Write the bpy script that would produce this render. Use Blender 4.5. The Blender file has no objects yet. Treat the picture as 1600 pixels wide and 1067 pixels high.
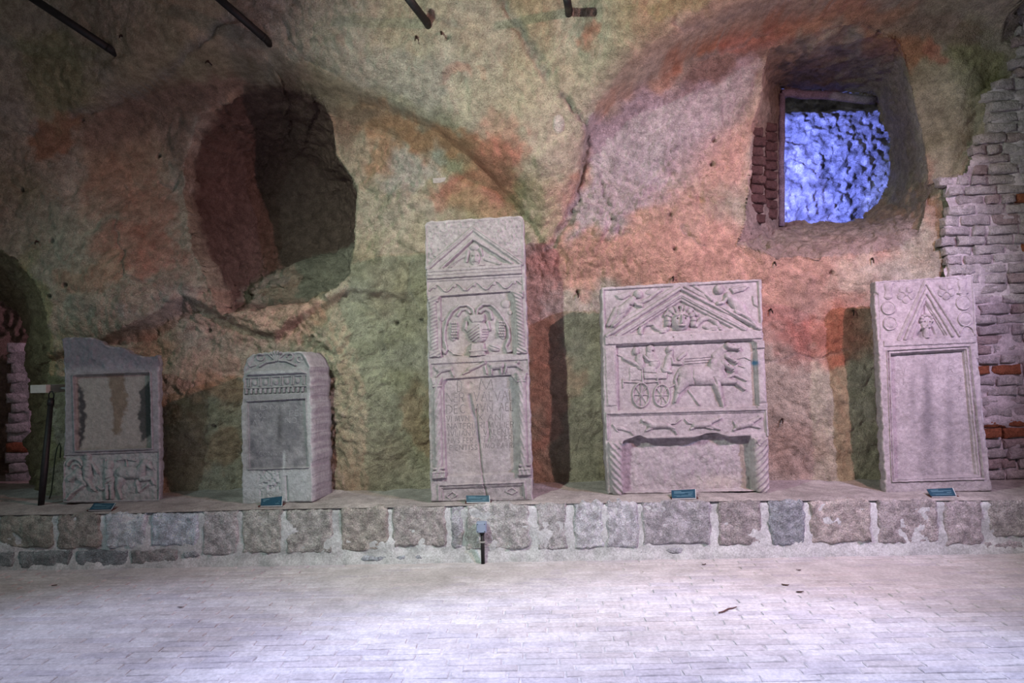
import bpy, math, random
import numpy as np
from mathutils import Matrix, Vector

scene = bpy.context.scene
col = scene.collection

# ------------------------------------------------------------------ camera
FPX, CX, CY = 1100.0, 800.0, 533.5          # the frame is taken as 1600 x 1067
EYE = np.array([0.0, 0.0, 1.6])
YAW, PITCH, ROLL = math.radians(2.0), math.radians(2.3), math.radians(1.5)
FW = np.array([-math.sin(YAW) * math.cos(PITCH), math.cos(YAW) * math.cos(PITCH), math.sin(PITCH)])
R0 = np.array([math.cos(YAW), math.sin(YAW), 0.0])
U0 = np.cross(R0, FW)
RT = math.cos(ROLL) * R0 - math.sin(ROLL) * U0
UP = math.sin(ROLL) * R0 + math.cos(ROLL) * U0
cam_data = bpy.data.cameras.new('camera')
cam_data.sensor_width = 36.0
cam_data.lens = 36.0 * FPX / 1600.0
cam_data.clip_start = 0.05
cam = bpy.data.objects.new('camera', cam_data)
col.objects.link(cam)
M = Matrix.Identity(4)
for i in range(3):
    M[i][0], M[i][1], M[i][2], M[i][3] = RT[i], UP[i], -FW[i], EYE[i]
cam.matrix_world = M
scene.camera = cam

# ------------------------------------------------------------------ world, lamps, exposure
scene.view_settings.view_transform = 'Standard'
scene.view_settings.look = 'None'
scene.view_settings.gamma = 1.0
scene.view_settings.use_curve_mapping = False
scene.view_settings.exposure = 0.36
world = bpy.data.worlds.new('world')
scene.world = world
world.use_nodes = True
world.node_tree.nodes['Background'].inputs[0].default_value = (0.50, 0.465, 0.43, 1)
world.node_tree.nodes['Background'].inputs[1].default_value = 0.135


def spot(name, loc, target, color, power, angle, blend, radius):
    d = bpy.data.lights.new(name, 'SPOT')
    d.color, d.energy = color, power
    d.spot_size, d.spot_blend, d.shadow_soft_size = math.radians(angle), blend, radius
    o = bpy.data.objects.new(name, d)
    o.location = loc
    o.rotation_euler = (Vector(target) - Vector(loc)).to_track_quat('-Z', 'Y').to_euler()
    col.objects.link(o)
    return o


# coloured gallery floods hung in front of the wall: green from the left, red and lavender from the right
spot('flood_green', (-1.9, 2.5, 4.05), (0.4, 6.6, 2.2), (0.78, 0.92, 0.74), 560, 98, 0.8, 0.05)
spot('flood_red', (3.5, 2.6, 4.15), (0.9, 6.6, 2.1), (1.0, 0.52, 0.48), 570, 98, 0.8, 0.05)
spot('flood_lavender', (4.6, 2.7, 4.0), (1.9, 6.5, 1.9), (0.66, 0.66, 1.0), 680, 70, 0.75, 0.05)
spot('flood_teal', (-5.7, 2.9, 4.0), (-2.9, 6.6, 1.5), (0.62, 0.95, 0.92), 120, 74, 0.8, 0.05)
# floor washer, its cone ends short of the stone kerb
spot('flood_floor', (0.5, 2.35, 4.8), (0.5, 2.5, 0.0), (0.68, 0.71, 1.0), 880, 68, 0.4, 0.10)
spot('flood_floor', (-2.3, 2.35, 4.8), (-2.3, 2.5, 0.0), (0.68, 0.73, 1.0), 560, 71, 0.5, 0.10)  # unseen side lamp, added to brighten the floor at left
spot('flood_floor', (3.2, 2.35, 4.8), (3.2, 2.4, 0.0), (0.68, 0.70, 1.0), 330, 69, 0.5, 0.10)  # unseen weaker lamp, added to brighten the floor at right
# blue lamp in the passage behind the window hole, pink lamp in the side passage
spot('passage_blue', (2.6, 8.35, 3.7), (3.8, 9.7, 3.6), (0.22, 0.27, 1.0), 500, 100, 0.4, 0.06)
spot('passage_pink', (-4.25, 7.25, 2.2), (-5.3, 7.9, 1.2), (1.0, 0.60, 0.78), 26, 130, 0.5, 0.08)


# ------------------------------------------------------------------ pixel helpers (photo px <-> world)
def proj(x, y, z):
    dx, dy, dz = x - EYE[0], y - EYE[1], z - EYE[2]
    w = dx * FW[0] + dy * FW[1] + dz * FW[2]
    u = dx * RT[0] + dy * RT[1] + dz * RT[2]
    v = dx * UP[0] + dy * UP[1] + dz * UP[2]
    return CX + FPX * u / w, CY - FPX * v / w


def ray(px, py):
    a = (np.asarray(px, float) - CX) / FPX
    b = -(np.asarray(py, float) - CY) / FPX
    return [FW[i] + a * RT[i] + b * UP[i] for i in range(3)]


def at_y(px, py, Y):
    d = ray(px, py)
    t = (Y - EYE[1]) / d[1]
    return EYE[0] + t * d[0], EYE[1] + t * d[1], EYE[2] + t * d[2]


def at_z(px, py, Z):
    d = ray(px, py)
    t = (Z - EYE[2]) / d[2]
    return EYE[0] + t * d[0], EYE[1] + t * d[1], EYE[2] + t * d[2]


# ------------------------------------------------------------------ numpy noise
def _hash(ix, iy, iz, seed):
    h = (ix.astype(np.int64) * 374761393 + iy.astype(np.int64) * 668265263
         + iz.astype(np.int64) * 2147483647 + seed * 974711) & 0xFFFFFFFF
    h = ((h ^ (h >> 13)) * 1274126177) & 0xFFFFFFFF
    h = ((h ^ (h >> 16)) * 2246822519) & 0xFFFFFFFF
    return ((h ^ (h >> 15)) & 0xFFFFFF) / float(0xFFFFFF)


def noise3(x, y, z, seed=0):
    x, y, z = np.broadcast_arrays(np.asarray(x, float), np.asarray(y, float), np.asarray(z, float))
    ix, iy, iz = np.floor(x), np.floor(y), np.floor(z)
    fx, fy, fz = x - ix, y - iy, z - iz
    fx, fy, fz = [f * f * (3 - 2 * f) for f in (fx, fy, fz)]
    out = 0
    for a in (0, 1):
        wx = fx if a else 1 - fx
        for b in (0, 1):
            wy = fy if b else 1 - fy
            for c in (0, 1):
                wz = fz if c else 1 - fz
                out = out + wx * wy * wz * _hash(ix + a, iy + b, iz + c, seed)
    return out * 2 - 1


def fbm(x, y, z=0.0, octv=4, seed=0, gain=0.5):
    s, a, f = 0, 1.0, 1.0
    for k in range(octv):
        s = s + a * noise3(np.asarray(x) * f, np.asarray(y) * f, np.asarray(z) * f, seed + 17 * k)
        a *= gain
        f *= 2.03
    return s


def sst(a, b, x):
    t = np.clip((x - a) / (b - a), 0, 1)
    return t * t * (3 - 2 * t)


def sdpoly(px, py, poly):
    """signed distance to a polygon, positive inside"""
    n = len(poly)
    d = np.full(np.shape(px), 1e9)
    ins = np.zeros(np.shape(px), bool)
    for i in range(n):
        ax, ay = poly[i]
        bx, by = poly[(i + 1) % n]
        ex, ey = bx - ax, by - ay
        wx, wy = px - ax, py - ay
        t = np.clip((wx * ex + wy * ey) / (ex * ex + ey * ey + 1e-9), 0, 1)
        d = np.minimum(d, (wx - ex * t) ** 2 + (wy - ey * t) ** 2)
        c = ((ay > py) != (by > py)) & (px < (bx - ax) * (py - ay) / (by - ay + 1e-12) + ax)
        ins ^= c
    d = np.sqrt(d)
    return np.where(ins, d, -d)


def sdline(px, py, pts):
    d = np.full(np.shape(px), 1e9)
    for (ax, ay), (bx, by) in zip(pts[:-1], pts[1:]):
        ex, ey = bx - ax, by - ay
        wx, wy = px - ax, py - ay
        t = np.clip((wx * ex + wy * ey) / (ex * ex + ey * ey + 1e-9), 0, 1)
        d = np.minimum(d, (wx - ex * t) ** 2 + (wy - ey * t) ** 2)
    return np.sqrt(d)


# ------------------------------------------------------------------ object helpers
def tag(o, label=None, cat=None, group=None, kind=None):
    if label: o['label'] = label
    if cat: o['category'] = cat
    if group: o['group'] = group
    if kind: o['kind'] = kind
    return o


def empty(name, loc=(0, 0, 0), mat=None):
    o = bpy.data.objects.new(name, None)
    o.empty_display_size = 0.1
    if mat is not None:
        o.matrix_world = mat
    else:
        o.location = loc
    col.objects.link(o)
    return o


def mesh_from(name, verts, quads, mat, parent=None, colors=None, smooth=True, tris=None):
    """numpy verts (n,3) + quads (m,4) [+ tris (k,3)] -> one mesh object"""
    me = bpy.data.meshes.new(name)
    verts = np.asarray(verts, np.float32)
    quads = np.asarray(quads, np.int32).reshape(-1, 4)
    tris = np.zeros((0, 3), np.int32) if tris is None else np.asarray(tris, np.int32).reshape(-1, 3)
    nq, nt = len(quads), len(tris)
    me.vertices.add(len(verts))
    me.vertices.foreach_set('co', verts.ravel())
    me.loops.add(nq * 4 + nt * 3)
    me.loops.foreach_set('vertex_index', np.concatenate([quads.ravel(), tris.ravel()]))
    me.polygons.add(nq + nt)
    starts = np.concatenate([np.arange(nq) * 4, nq * 4 + np.arange(nt) * 3]).astype(np.int32)
    me.polygons.foreach_set('loop_start', starts)
    me.polygons.foreach_set('use_smooth', np.full(nq + nt, smooth))
    me.update(calc_edges=True)
    me.validate()
    if colors is not None:
        at = me.color_attributes.new('Col', 'FLOAT_COLOR', 'POINT')
        c = np.ones((len(verts), 4), np.float32)
        c[:, :3] = colors
        at.data.foreach_set('color', c.ravel())
    me.materials.append(mat)
    o = bpy.data.objects.new(name, me)
    col.objects.link(o)
    if parent is not None:
        o.parent = parent
    return o


def grid_quads(nr, nc):
    i = np.arange(nr * nc).reshape(nr, nc)
    return np.stack([i[:-1, :-1], i[:-1, 1:], i[1:, 1:], i[1:, :-1]], -1).reshape(-1, 4)


class MB:
    """collects boxes, tubes and prisms, then builds ONE mesh object"""
    def __init__(self):
        self.v, self.f = [], []

    def box(self, c, s, rot=None):
        b = len(self.v)
        for dz in (-1, 1):
            for dx, dy in ((-1, -1), (1, -1), (1, 1), (-1, 1)):
                p = Vector((dx * s[0] / 2, dy * s[1] / 2, dz * s[2] / 2))
                if rot is not None: p = rot @ p
                self.v.append(tuple(p + Vector(c)))
        for q in ((0, 3, 2, 1), (4, 5, 6, 7), (0, 1, 5, 4), (1, 2, 6, 5), (2, 3, 7, 6), (3, 0, 4, 7)):
            self.f.append([b + k for k in q])
        return self

    def tube(self, pts, radii, n=12, caps=True):
        pts = [Vector(p) for p in pts]
        if not hasattr(radii, '__len__'): radii = [radii] * len(pts)
        b = len(self.v)
        prev = None
        for i, p in enumerate(pts):
            t = (pts[min(i + 1, len(pts) - 1)] - pts[max(i - 1, 0)]).normalized()
            a = prev if prev is not None else (Vector((0, 0, 1)) if abs(t.z) < 0.9 else Vector((1, 0, 0)))
            u = (a - t * a.dot(t)).normalized()
            w = t.cross(u)
            prev = u
            for k in range(n):
                an = 2 * math.pi * k / n
                self.v.append(tuple(p + (u * math.cos(an) + w * math.sin(an)) * radii[i]))
        for i in range(len(pts) - 1):
            for k in range(n):
                k2 = (k + 1) % n
                self.f.append([b + i * n + k, b + i * n + k2, b + (i + 1) * n + k2, b + (i + 1) * n + k])
        if caps:
            self.f.append([b + k for k in range(n)][::-1])
            e = b + (len(pts) - 1) * n
            self.f.append([e + k for k in range(n)])
        return self

    def build(self, name, mat, parent=None, smooth=False, bevel=0.0):
        me = bpy.data.meshes.new(name)
        me.from_pydata(self.v, [], self.f)
        me.update()
        me.materials.append(mat)
        if smooth:
            me.polygons.foreach_set('use_smooth', np.full(len(me.polygons), True))
        o = bpy.data.objects.new(name, me)
        col.objects.link(o)
        if parent is not None: o.parent = parent
        if bevel:
            m = o.modifiers.new('bevel', 'BEVEL')
            m.width, m.segments, m.limit_method = bevel, 2, 'ANGLE'
        return o


# ------------------------------------------------------------------ materials
def principled(name, rough=0.9, spec=0.2):
    m = bpy.data.materials.new(name)
    m.use_nodes = True
    b = m.node_tree.nodes['Principled BSDF']
    b.inputs['Roughness'].default_value = rough
    b.inputs['Specular IOR Level'].default_value = spec
    return m, m.node_tree, b


def bump_chain(nt, bsdf, coord, layers):
    """layers: (scale, detail, distance, strength)"""
    prev = None
    for sc, det, dist, st in layers:
        n = nt.nodes.new('ShaderNodeTexNoise')
        n.inputs['Scale'].default_value = sc
        n.inputs['Detail'].default_value = det
        n.inputs['Roughness'].default_value = 0.6
        nt.links.new(coord, n.inputs['Vector'])
        bp = nt.nodes.new('ShaderNodeBump')
        bp.inputs['Distance'].default_value = dist
        bp.inputs['Strength'].default_value = st
        nt.links.new(n.outputs['Fac'], bp.inputs['Height'])
        if prev is not None: nt.links.new(prev, bp.inputs['Normal'])
        prev = bp.outputs['Normal']
    nt.links.new(prev, bsdf.inputs['Normal'])


def stone_mat(name, vary=0.35, scale=9.0, bumps=((30, 6, 0.02, 0.5), (130, 4, 0.006, 0.6)), rough=0.93, color=None, speck=0.0):
    """stone: vertex colour 'Col' (or a fixed colour) times fine grain, with fine relief"""
    m, nt, b = principled(name, rough, 0.15)
    tc = nt.nodes.new('ShaderNodeTexCoord')
    geo = nt.nodes.new('ShaderNodeNewGeometry')
    co = geo.outputs['Position'] if color is None or True else tc.outputs['Object']
    if color is None:
        at = nt.nodes.new('ShaderNodeAttribute')
        at.attribute_name = 'Col'
        src = at.outputs['Color']
    else:
        rgb = nt.nodes.new('ShaderNodeRGB')
        rgb.outputs[0].default_value = (*color, 1)
        src = rgb.outputs[0]
    for k, (sc, am) in enumerate(((scale, vary), (scale * 8, vary * 0.8))):
        n = nt.nodes.new('ShaderNodeTexNoise')
        n.inputs['Scale'].default_value = sc
        n.inputs['Detail'].default_value = 6
        n.inputs['Roughness'].default_value = 0.65
        nt.links.new(co, n.inputs['Vector'])
        mr = nt.nodes.new('ShaderNodeMapRange')
        mr.inputs['From Min'].default_value, mr.inputs['From Max'].default_value = 0.38, 0.62
        mr.inputs['To Min'].default_value, mr.inputs['To Max'].default_value = 1 - am, 1 + am
        nt.links.new(n.outputs['Fac'], mr.inputs['Value'])
        mx = nt.nodes.new('ShaderNodeVectorMath')
        mx.operation = 'SCALE'
        nt.links.new(src, mx.inputs[0])
        nt.links.new(mr.outputs['Result'], mx.inputs['Scale'])
        src = mx.outputs['Vector']
    nt.links.new(src, b.inputs['Base Color'])
    bump_chain(nt, b, co, bumps)
    return m


def plain_mat(name, color, rough=0.6, spec=0.3, metal=0.0, vary=0.15, scale=40):
    m, nt, b = principled(name, rough, spec)
    b.inputs['Metallic'].default_value = metal
    tc = nt.nodes.new('ShaderNodeTexCoord')
    n = nt.nodes.new('ShaderNodeTexNoise')
    n.inputs['Scale'].default_value = scale
    n.inputs['Detail'].default_value = 4
    nt.links.new(tc.outputs['Object'], n.inputs['Vector'])
    r = nt.nodes.new('ShaderNodeValToRGB')
    r.color_ramp.elements[0].position, r.color_ramp.elements[1].position = 0.3, 0.7
    r.color_ramp.elements[0].color = (*[c * (1 - vary) for c in color], 1)
    r.color_ramp.elements[1].color = (*[min(1, c * (1 + vary)) for c in color], 1)
    nt.links.new(n.outputs['Fac'], r.inputs['Fac'])
    nt.links.new(r.outputs['Color'], b.inputs['Base Color'])
    return m


MAT_ROCK = stone_mat('rock', 0.22, 13.0, ((24, 10, 0.06, 0.75), (85, 8, 0.022, 1.0)))
MAT_STELE = stone_mat('carved_stone', 0.13, 26.0, ((60, 8, 0.010, 0.8), (260, 4, 0.003, 0.8)))
MAT_BLOCK = stone_mat('ashlar', 0.30, 14.0, ((30, 9, 0.05, 1.0), (110, 6, 0.014, 1.0)))
MAT_MORTAR = stone_mat('mortar', 0.18, 9.0, ((40, 6, 0.012, 0.6), (150, 4, 0.004, 0.5)))
MAT_IRON = plain_mat('black_iron', (0.012, 0.011, 0.013), 0.55, 0.35, 0.0, 0.4)
MAT_RUST = plain_mat('rusty_iron', (0.035, 0.022, 0.018), 0.8, 0.2, 0.0, 0.5, 90)

# ================================================================== THE ROCK WALL
WALLY = 6.8
UPPER = [(-300, -600), (-300, 200), (60, 205), (110, 184), (200, 152), (300, 127), (380, 114), (450, 122), (520, 150),
         (600, 168), (680, 203), (745, 255), (790, 300), (830, 345), (857, 387), (885, 330), (905, 278), (912, 230),
         (930, 190), (960, 160), (1040, 112), (1100, 78), (1200, 44), (1300, 28), (1440, 8), (1560, 20), (1620, 60),
         (2000, 80), (2000, -600)]
BRICKS = [(1568, 30), (1562, 120), (1512, 155), (1530, 176), (1528, 208), (1500, 250), (1496, 268), (1458, 282),
          (1466, 300), (1470, 330), (1463, 345), (1466, 372), (1461, 386), (1470, 402), (1464, 426), (1470, 500), (1500, 560),
          (1500, 860), (2000, 860), (2000, -300), (1568, -300)]
CAVE_RIM = [(288, 300), (291, 255), (302, 215), (322, 180), (350, 148), (388, 128), (432, 121), (478, 132), (505, 152),
            (518, 195), (524, 240), (545, 272), (558, 292), (555, 340), (551, 400), (547, 428), (520, 452), (470, 474),
            (400, 484), (346, 490), (322, 440), (302, 390), (294, 345)]
CAVE_IN = [(395, 300), (400, 270), (420, 245), (450, 240), (490, 255), (520, 285), (530, 320), (528, 350), (510, 375), (470, 390), (430, 390), (405, 360)]
HOLE_RIM = [(1204, 76), (1190, 140), (1176, 195), (1171, 265), (1168, 335), (1152, 384), (1210, 400), (1300, 402),
            (1395, 390), (1436, 366), (1452, 300), (1448, 235), (1432, 180), (1420, 115), (1400, 62), (1350, 44), (1285, 46)]
HOLE_IN = [(1224, 140), (1222, 190), (1221, 240), (1221, 300), (1220, 350), (1290, 350), (1350, 341), (1374, 318),
           (1389, 290), (1394, 252), (1390, 210), (1376, 180), (1362, 150), (1330, 138), (1280, 136)]
SIDE_RIM = [(-190, 470), (-120, 405), (-50, 385), (2, 393), (30, 410), (54, 442), (67, 482), (72, 540), (73, 640), (71, 720),
            (69, 812), (-60, 830), (-190, 830)]
SIDE_IN = [(-190, 500), (-120, 455), (-50, 450), (5, 468), (27, 486), (42, 520), (47, 580), (48, 650), (49, 730), (47, 815),
           (20, 825), (-60, 830), (-190, 830)]


def bump(px, py, cx, cy, rx, ry, ang=0.0):
    c, s = math.cos(math.radians(ang)), math.sin(math.radians(ang))
    u = ((px - cx) * c + (py - cy) * s) / rx
    v = (-(px - cx) * s + (py - cy) * c) / ry
    return np.exp(-(u * u + v * v))


def base_y(px, py):
    """depth of the large rock forms, as a function of the place on the wall"""
    px, py = np.asarray(px, float), np.asarray(py, float)
    Y = np.full(np.broadcast(px, py).shape, WALLY)
    d = sdpoly(px, py, UPPER)
    fade = sst(40, 260, px) * 0.75 + 0.25
    fade = fade + (np.clip(sst(400, 200, py) + 0.12, 0, 1) - fade) * sst(620, 790, px)
    fade = fade * (1 + 0.7 * sst(880, 1000, px))
    Y = Y - np.where(d > 0, (0.09 + 0.26 * (1 - np.exp(-d / 24.0)) + 0.15 * (1 - np.exp(-d / 120.0))), -0.15 * (1 - np.exp(d / 30.0)) * sst(560, 360, py)) * fade
    Y = Y - 0.85 * sst(330, -260, py)                          # the vault leans out overhead
    # shallow recess of the two arches
    Y = Y + 0.16 * bump(px, py, 470, 260, 200, 120) + 0.30 * bump(px, py, 1300, 230, 170, 180)
    Y = Y + 0.10 * bump(px, py, 210, 250, 90, 80)
    # boulder below the cave and the swelling left of it
    Y = Y - 0.20 * bump(px, py, 560, 610, 95, 170) - 0.10 * bump(px, py, 640, 300, 80, 120)
    Y = Y - 0.30 * bump(px, py, 190, 430, 130, 80, -22)
    ledge = [(-100, 590), (60, 560), (160, 530), (232, 500), (285, 462), (350, 492), (430, 520), (480, 486), (540, 452),
             (640, 462), (668, 540), (672, 900), (-100, 900)]
    Y = Y + 0.15 * sst(-6, 14, sdpoly(px, py, ledge)) * sst(700, 520, py)
    Y = Y - 0.10 * bump(px, py, 1040, 350, 150, 60) - 0.08 * bump(px, py, 1270, 420, 130, 25)
    Y = Y + 0.07 * bump(px, py, 1260, 560, 90, 60) + 0.22 * bump(px, py, 440, 690, 70, 150)
    # soft ribs of the right reveal
    Y = Y - 0.16 * bump(px, py, 1490, 220, 45, 170, 6)
    # the foot of the rock steps out a little over the ledge
    Y = Y - 0.10 * sst(690, 790, py)
    db = sdpoly(px, py, BRICKS)
    Y = np.where(db > 3, 6.84 - 0.5 * sst(330, -260, py) + 0.0 * Y, Y)
    return Y


def radial(poly, c, n=1440):
    th = np.linspace(-math.pi, math.pi, n + 1)
    R = np.zeros(n + 1)
    for k, a in enumerate(th):
        dx, dy = math.cos(a), math.sin(a)
        best = 0
        for (ax, ay), (bx, by) in zip(poly, poly[1:] + poly[:1]):
            ex, ey = bx - ax, by - ay
            den = dx * ey - dy * ex
            if abs(den) < 1e-9: continue
            t = ((ax - c[0]) * ey - (ay - c[1]) * ex) / den
            s = ((ax - c[0]) * dy - (ay - c[1]) * dx) / den
            if t > 0 and -1e-6 <= s <= 1 + 1e-6: best = max(best, t)
        R[k] = best
    return th, R


def carve(X, Y, Z, px, py, rim, crim, inner, cin, yin, rho0, ease, bulge=0.0):
    """pull the vertices inside a rim back along a lofted reveal; returns radial fraction"""
    th, Rr = radial(rim, crim)
    _, Ri = radial(inner, cin)
    a = np.arctan2(py - crim[1], px - crim[0])
    r = np.hypot(px - crim[0], py - crim[1])
    ez = ease(np.cos(a), np.sin(a))
    wob = 1 + 0.018 * fbm(a * 9, 0.3, 0.7, 3, 5)
    rr = np.interp(a, th, Rr) * wob
    ri = np.interp(a, th, Ri) * (1 + 0.02 * fbm(a * 7, 1.3, 0.7, 3, 8))
    rho = r / rr
    ins = rho < 1
    ca, sa = np.cos(a), np.sin(a)
    P = (crim[0] + rr * ca, crim[1] + rr * sa)
    yr = base_y(*P)
    x0, y0, z0 = at_y(P[0], P[1], yr)
    s = np.clip(rho / rho0, 0, 1)
    Q = (cin[0] + ri * s * ca, cin[1] + ri * s * sa)
    x1, y1, z1 = at_y(Q[0], Q[1], yin + bulge * (1 - s * s))
    t = np.clip((1 - rho) / (1 - rho0), 0, 1)
    g = t ** ez
    X = np.where(ins, x0 + (x1 - x0) * t, X)
    Z = np.where(ins, z0 + (z1 - z0) * t, Z)
    Y = np.where(ins, y0 + (y1 - y0) * g, Y)
    return X, Y, Z, rho, t


STEP = 0.0125
xs = np.arange(-6.5, 5.75, STEP)
zs = np.arange(0.34, 5.9, STEP)
X, Z = np.meshgrid(xs, zs)
Y = np.full(X.shape, WALLY)
for _ in range(4):
    px, py = proj(X, Y, Z)
    Y = base_y(px, py)
px, py = proj(X, Y, Z)
X0, Z0 = X.copy(), Z.copy()
X, Y, Z, rhoC, tC = carve(X, Y, Z, px, py, CAVE_RIM, (430, 320), CAVE_IN, (445, 320), 8.0, 0.36,
                         lambda c, s: 0.50 - 0.1 * sst(0.2, 0.9, c) + 0.25 * sst(-0.3, -1.0, s), 0.12)
X, Y, Z, rhoH, tH = carve(X, Y, Z, px, py, HOLE_RIM, (1305, 245), HOLE_IN, (1305, 250), 8.15, 0.5, lambda c, s: 0.75 + 0.75 * sst(-0.6, 0.6, c) + 0.5 * sst(0.3, 0.9, s))
X, Y, Z, rhoS, tS = carve(X, Y, Z, px, py, SIDE_RIM, (-60, 640), SIDE_IN, (-60, 650), 7.55, 0.7, lambda c, s: 1.0 + 0 * c)
fpx, fpy = proj(X, Y, Z)

# roughness of the rock: smooth cut plaster-like zones, pitted and rubbly zones
rough = np.full(X.shape, 0.38)
PIT = [(930, 195), (1000, 150), (1080, 128), (1180, 96), (1180, 180), (1140, 250), (1060, 300), (1130, 300), (1080, 330),
       (1000, 330), (960, 350), (880, 370), (905, 290)]
pit = sst(-12, 10, sdpoly(px + 18 * fbm(px / 40, py / 40, 0, 3, 3), py + 18 * fbm(px / 40, py / 40, 5, 3, 4), PIT))
rub = (bump(px, py, 330, 470, 90, 60) + bump(px, py, 520, 560, 130, 190) + bump(px, py, 900, 380, 90, 60)
       + 0.8 * bump(px, py, 520, 60, 120, 70) + 0.8 * bump(px, py, 620, 290, 60, 60) + 0.7 * bump(px, py, 180, 620, 160, 120)
       + 0.8 * bump(px, py, 1040, 300, 120, 40))
rough = rough + 0.55 * pit + 0.75 * np.clip(rub, 0, 1)
cav = (rhoC < 1) | (rhoH < 1) | (rhoS < 1)
wx = X + 0.08 * fbm(X * 2.1, Y * 2.1, Z * 2.1, 2, 31)
wz = Z + 0.08 * fbm(X * 2.1, Y * 2.1, Z * 2.1, 2, 37)
n1 = fbm(wx * 1.5, Y * 1.5, wz * 1.5, 3, 1)
n2 = fbm(wx * 5.0, Y * 5, wz * 5.0, 3, 2)
n3 = fbm(wx * 16, Y * 16, wz * 16, 3, 3)
rid = 1 - np.abs(fbm(wx * 6.5, Y * 6.5, wz * 9.0, 3, 4))
n4 = fbm(wx * 38, Y * 38, wz * 38, 2, 6)
dn = 0.045 * n1 + rough * (0.022 * n2 + 0.018 * n3 + 0.012 * n4) + 0.04 * np.clip(rub, 0, 1) * (rid - 0.6)
crease = np.abs(fbm(wx * 2.6, Y * 2.6, wz * 3.4, 4, 14, 0.55))
flake = np.abs(fbm(wx * 8.0, Y * 8.0, wz * 10.0, 3, 15, 0.6))
dn = dn - 0.05 * np.minimum(crease, 0.35) - (0.25 + rough) * 0.028 * np.minimum(flake, 0.4) + 0.018
dn = dn - pit * 0.012 * np.clip(fbm(wx * 22, Y * 22, wz * 22, 2, 9), 0, 1)
edge = sst(0.0, 0.02, np.minimum(np.minimum(np.abs(rhoC - 1), np.abs(rhoH - 1)), 1)) * 0.7 + 0.3

# cracks and grooves (photo position, half width px, depth m)
CRACKS = [([(104, 176), (150, 166), (215, 140), (262, 108), (300, 70), (340, 40), (372, 26)], 7, 0.045),
          ([(440, 30), (452, 60), (475, 85), (505, 108), (525, 116)], 3, 0.03),
          ([(773, -10), (800, 20), (825, 62), (842, 95), (857, 118)], 7, 0.05),
          ([(1057, 30), (1068, 42), (1095, 40), (1130, 24), (1180, 8), (1230, -6)], 7, 0.05),
          ([(875, 150), (892, 160), (906, 180), (915, 196), (918, 235), (912, 270), (900, 320), (880, 358), (857, 388)], 4, 0.06),
          ([(940, 285), (950, 320), (962, 350), (970, 365), (985, 362)], 3, 0.035),
          ([(1068, 357), (1085, 370), (1105, 386)], 2.5, 0.03),
          ([(180, 345), (190, 430), (225, 438), (265, 450)], 2.5, 0.025),
          ([(245, 285), (262, 300), (272, 282)], 2.5, 0.025),
          ([(660, 20), (690, 28), (722, 44)], 3, 0.03),
          ([(1080, 90), (1100, 88), (1150, 70), (1200, 50)], 3, 0.04),
          ([(1190, 565), (1240, 556), (1290, 560), (1330, 545)], 3, 0.025),
          ([(548, 150), (600, 172), (616, 178)], 2.5, 0.02),
          ([(640, 410), (636, 450), (655, 480)], 2.5, 0.025),
          ([(300, 600), (325, 640), (316, 720)], 2.5, 0.02),
          ([(560, 470), (600, 500), (596, 560)], 2.5, 0.02),
          ([(1432, 300), (1420, 360)], 3, 0.03)]
cx_, cy_ = px + 5 * fbm(px / 14, py / 14, 0, 2, 21), py + 5 * fbm(px / 14, py / 14, 3, 2, 22)
crack = np.zeros(X.shape)
for pts, w, dep in CRACKS:
    crack = np.maximum(crack, dep * np.exp(-(sdline(cx_, cy_, pts) / w) ** 2))
# drill holes
HOLES = [(617, 171), (1115, 219), (1113, 255), (1048, 335), (1054, 389), (620, 505), (658, 500), (490, 527), (323, 516), (333, 667),
         (100, 445), (80, 376), (76, 463), (30, 295), (247, 243), (124, 185), (1301, 425), (700, 58), (903, 455)]
for hx, hy in HOLES:
    crack = np.maximum(crack, 0.07 * np.exp(-(((px - hx) ** 2 + (py - hy) ** 2) / 3.2 ** 2) ** 2))
crack = np.where(cav, 0, crack)
# an old plugged hole: a shallow oval patch set in the rock
plug = sst(-1, 2, 14.5 - np.hypot((px - 873) * 1.6, py - 192))
ring = np.exp(-((np.hypot((px - 873) * 1.55, py - 192) - 16) / 2.2) ** 2)
dn = dn * edge
STR = (rhoC < 1) * sst(-4, 8, sdpoly(fpx, fpy, [(395, 440), (470, 410), (550, 386), (620, 380), (620, 440), (550, 424), (470, 446), (390, 476)]))
Yf = Y - 0.12 * STR + dn + crack + 0.02 * ring
# inside the reveals the noise also works sideways
X = X + np.where(cav, 0.03 * n2 + 0.016 * n3, 0)
Z = Z + np.where(cav, 0.03 * fbm(wx * 5, Y * 5, wz * 5, 3, 12) + 0.016 * fbm(wx * 16, Y * 16, wz * 16, 2, 13), 0)
Yf = Yf + np.where(cav, 0.03 * n2, 0)

# colour of the rock, with cave and arch shade painted in
def mixc(c, colr, m):
    return c + (np.array(colr) - c) * np.clip(m, 0, 1)[..., None]

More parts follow.
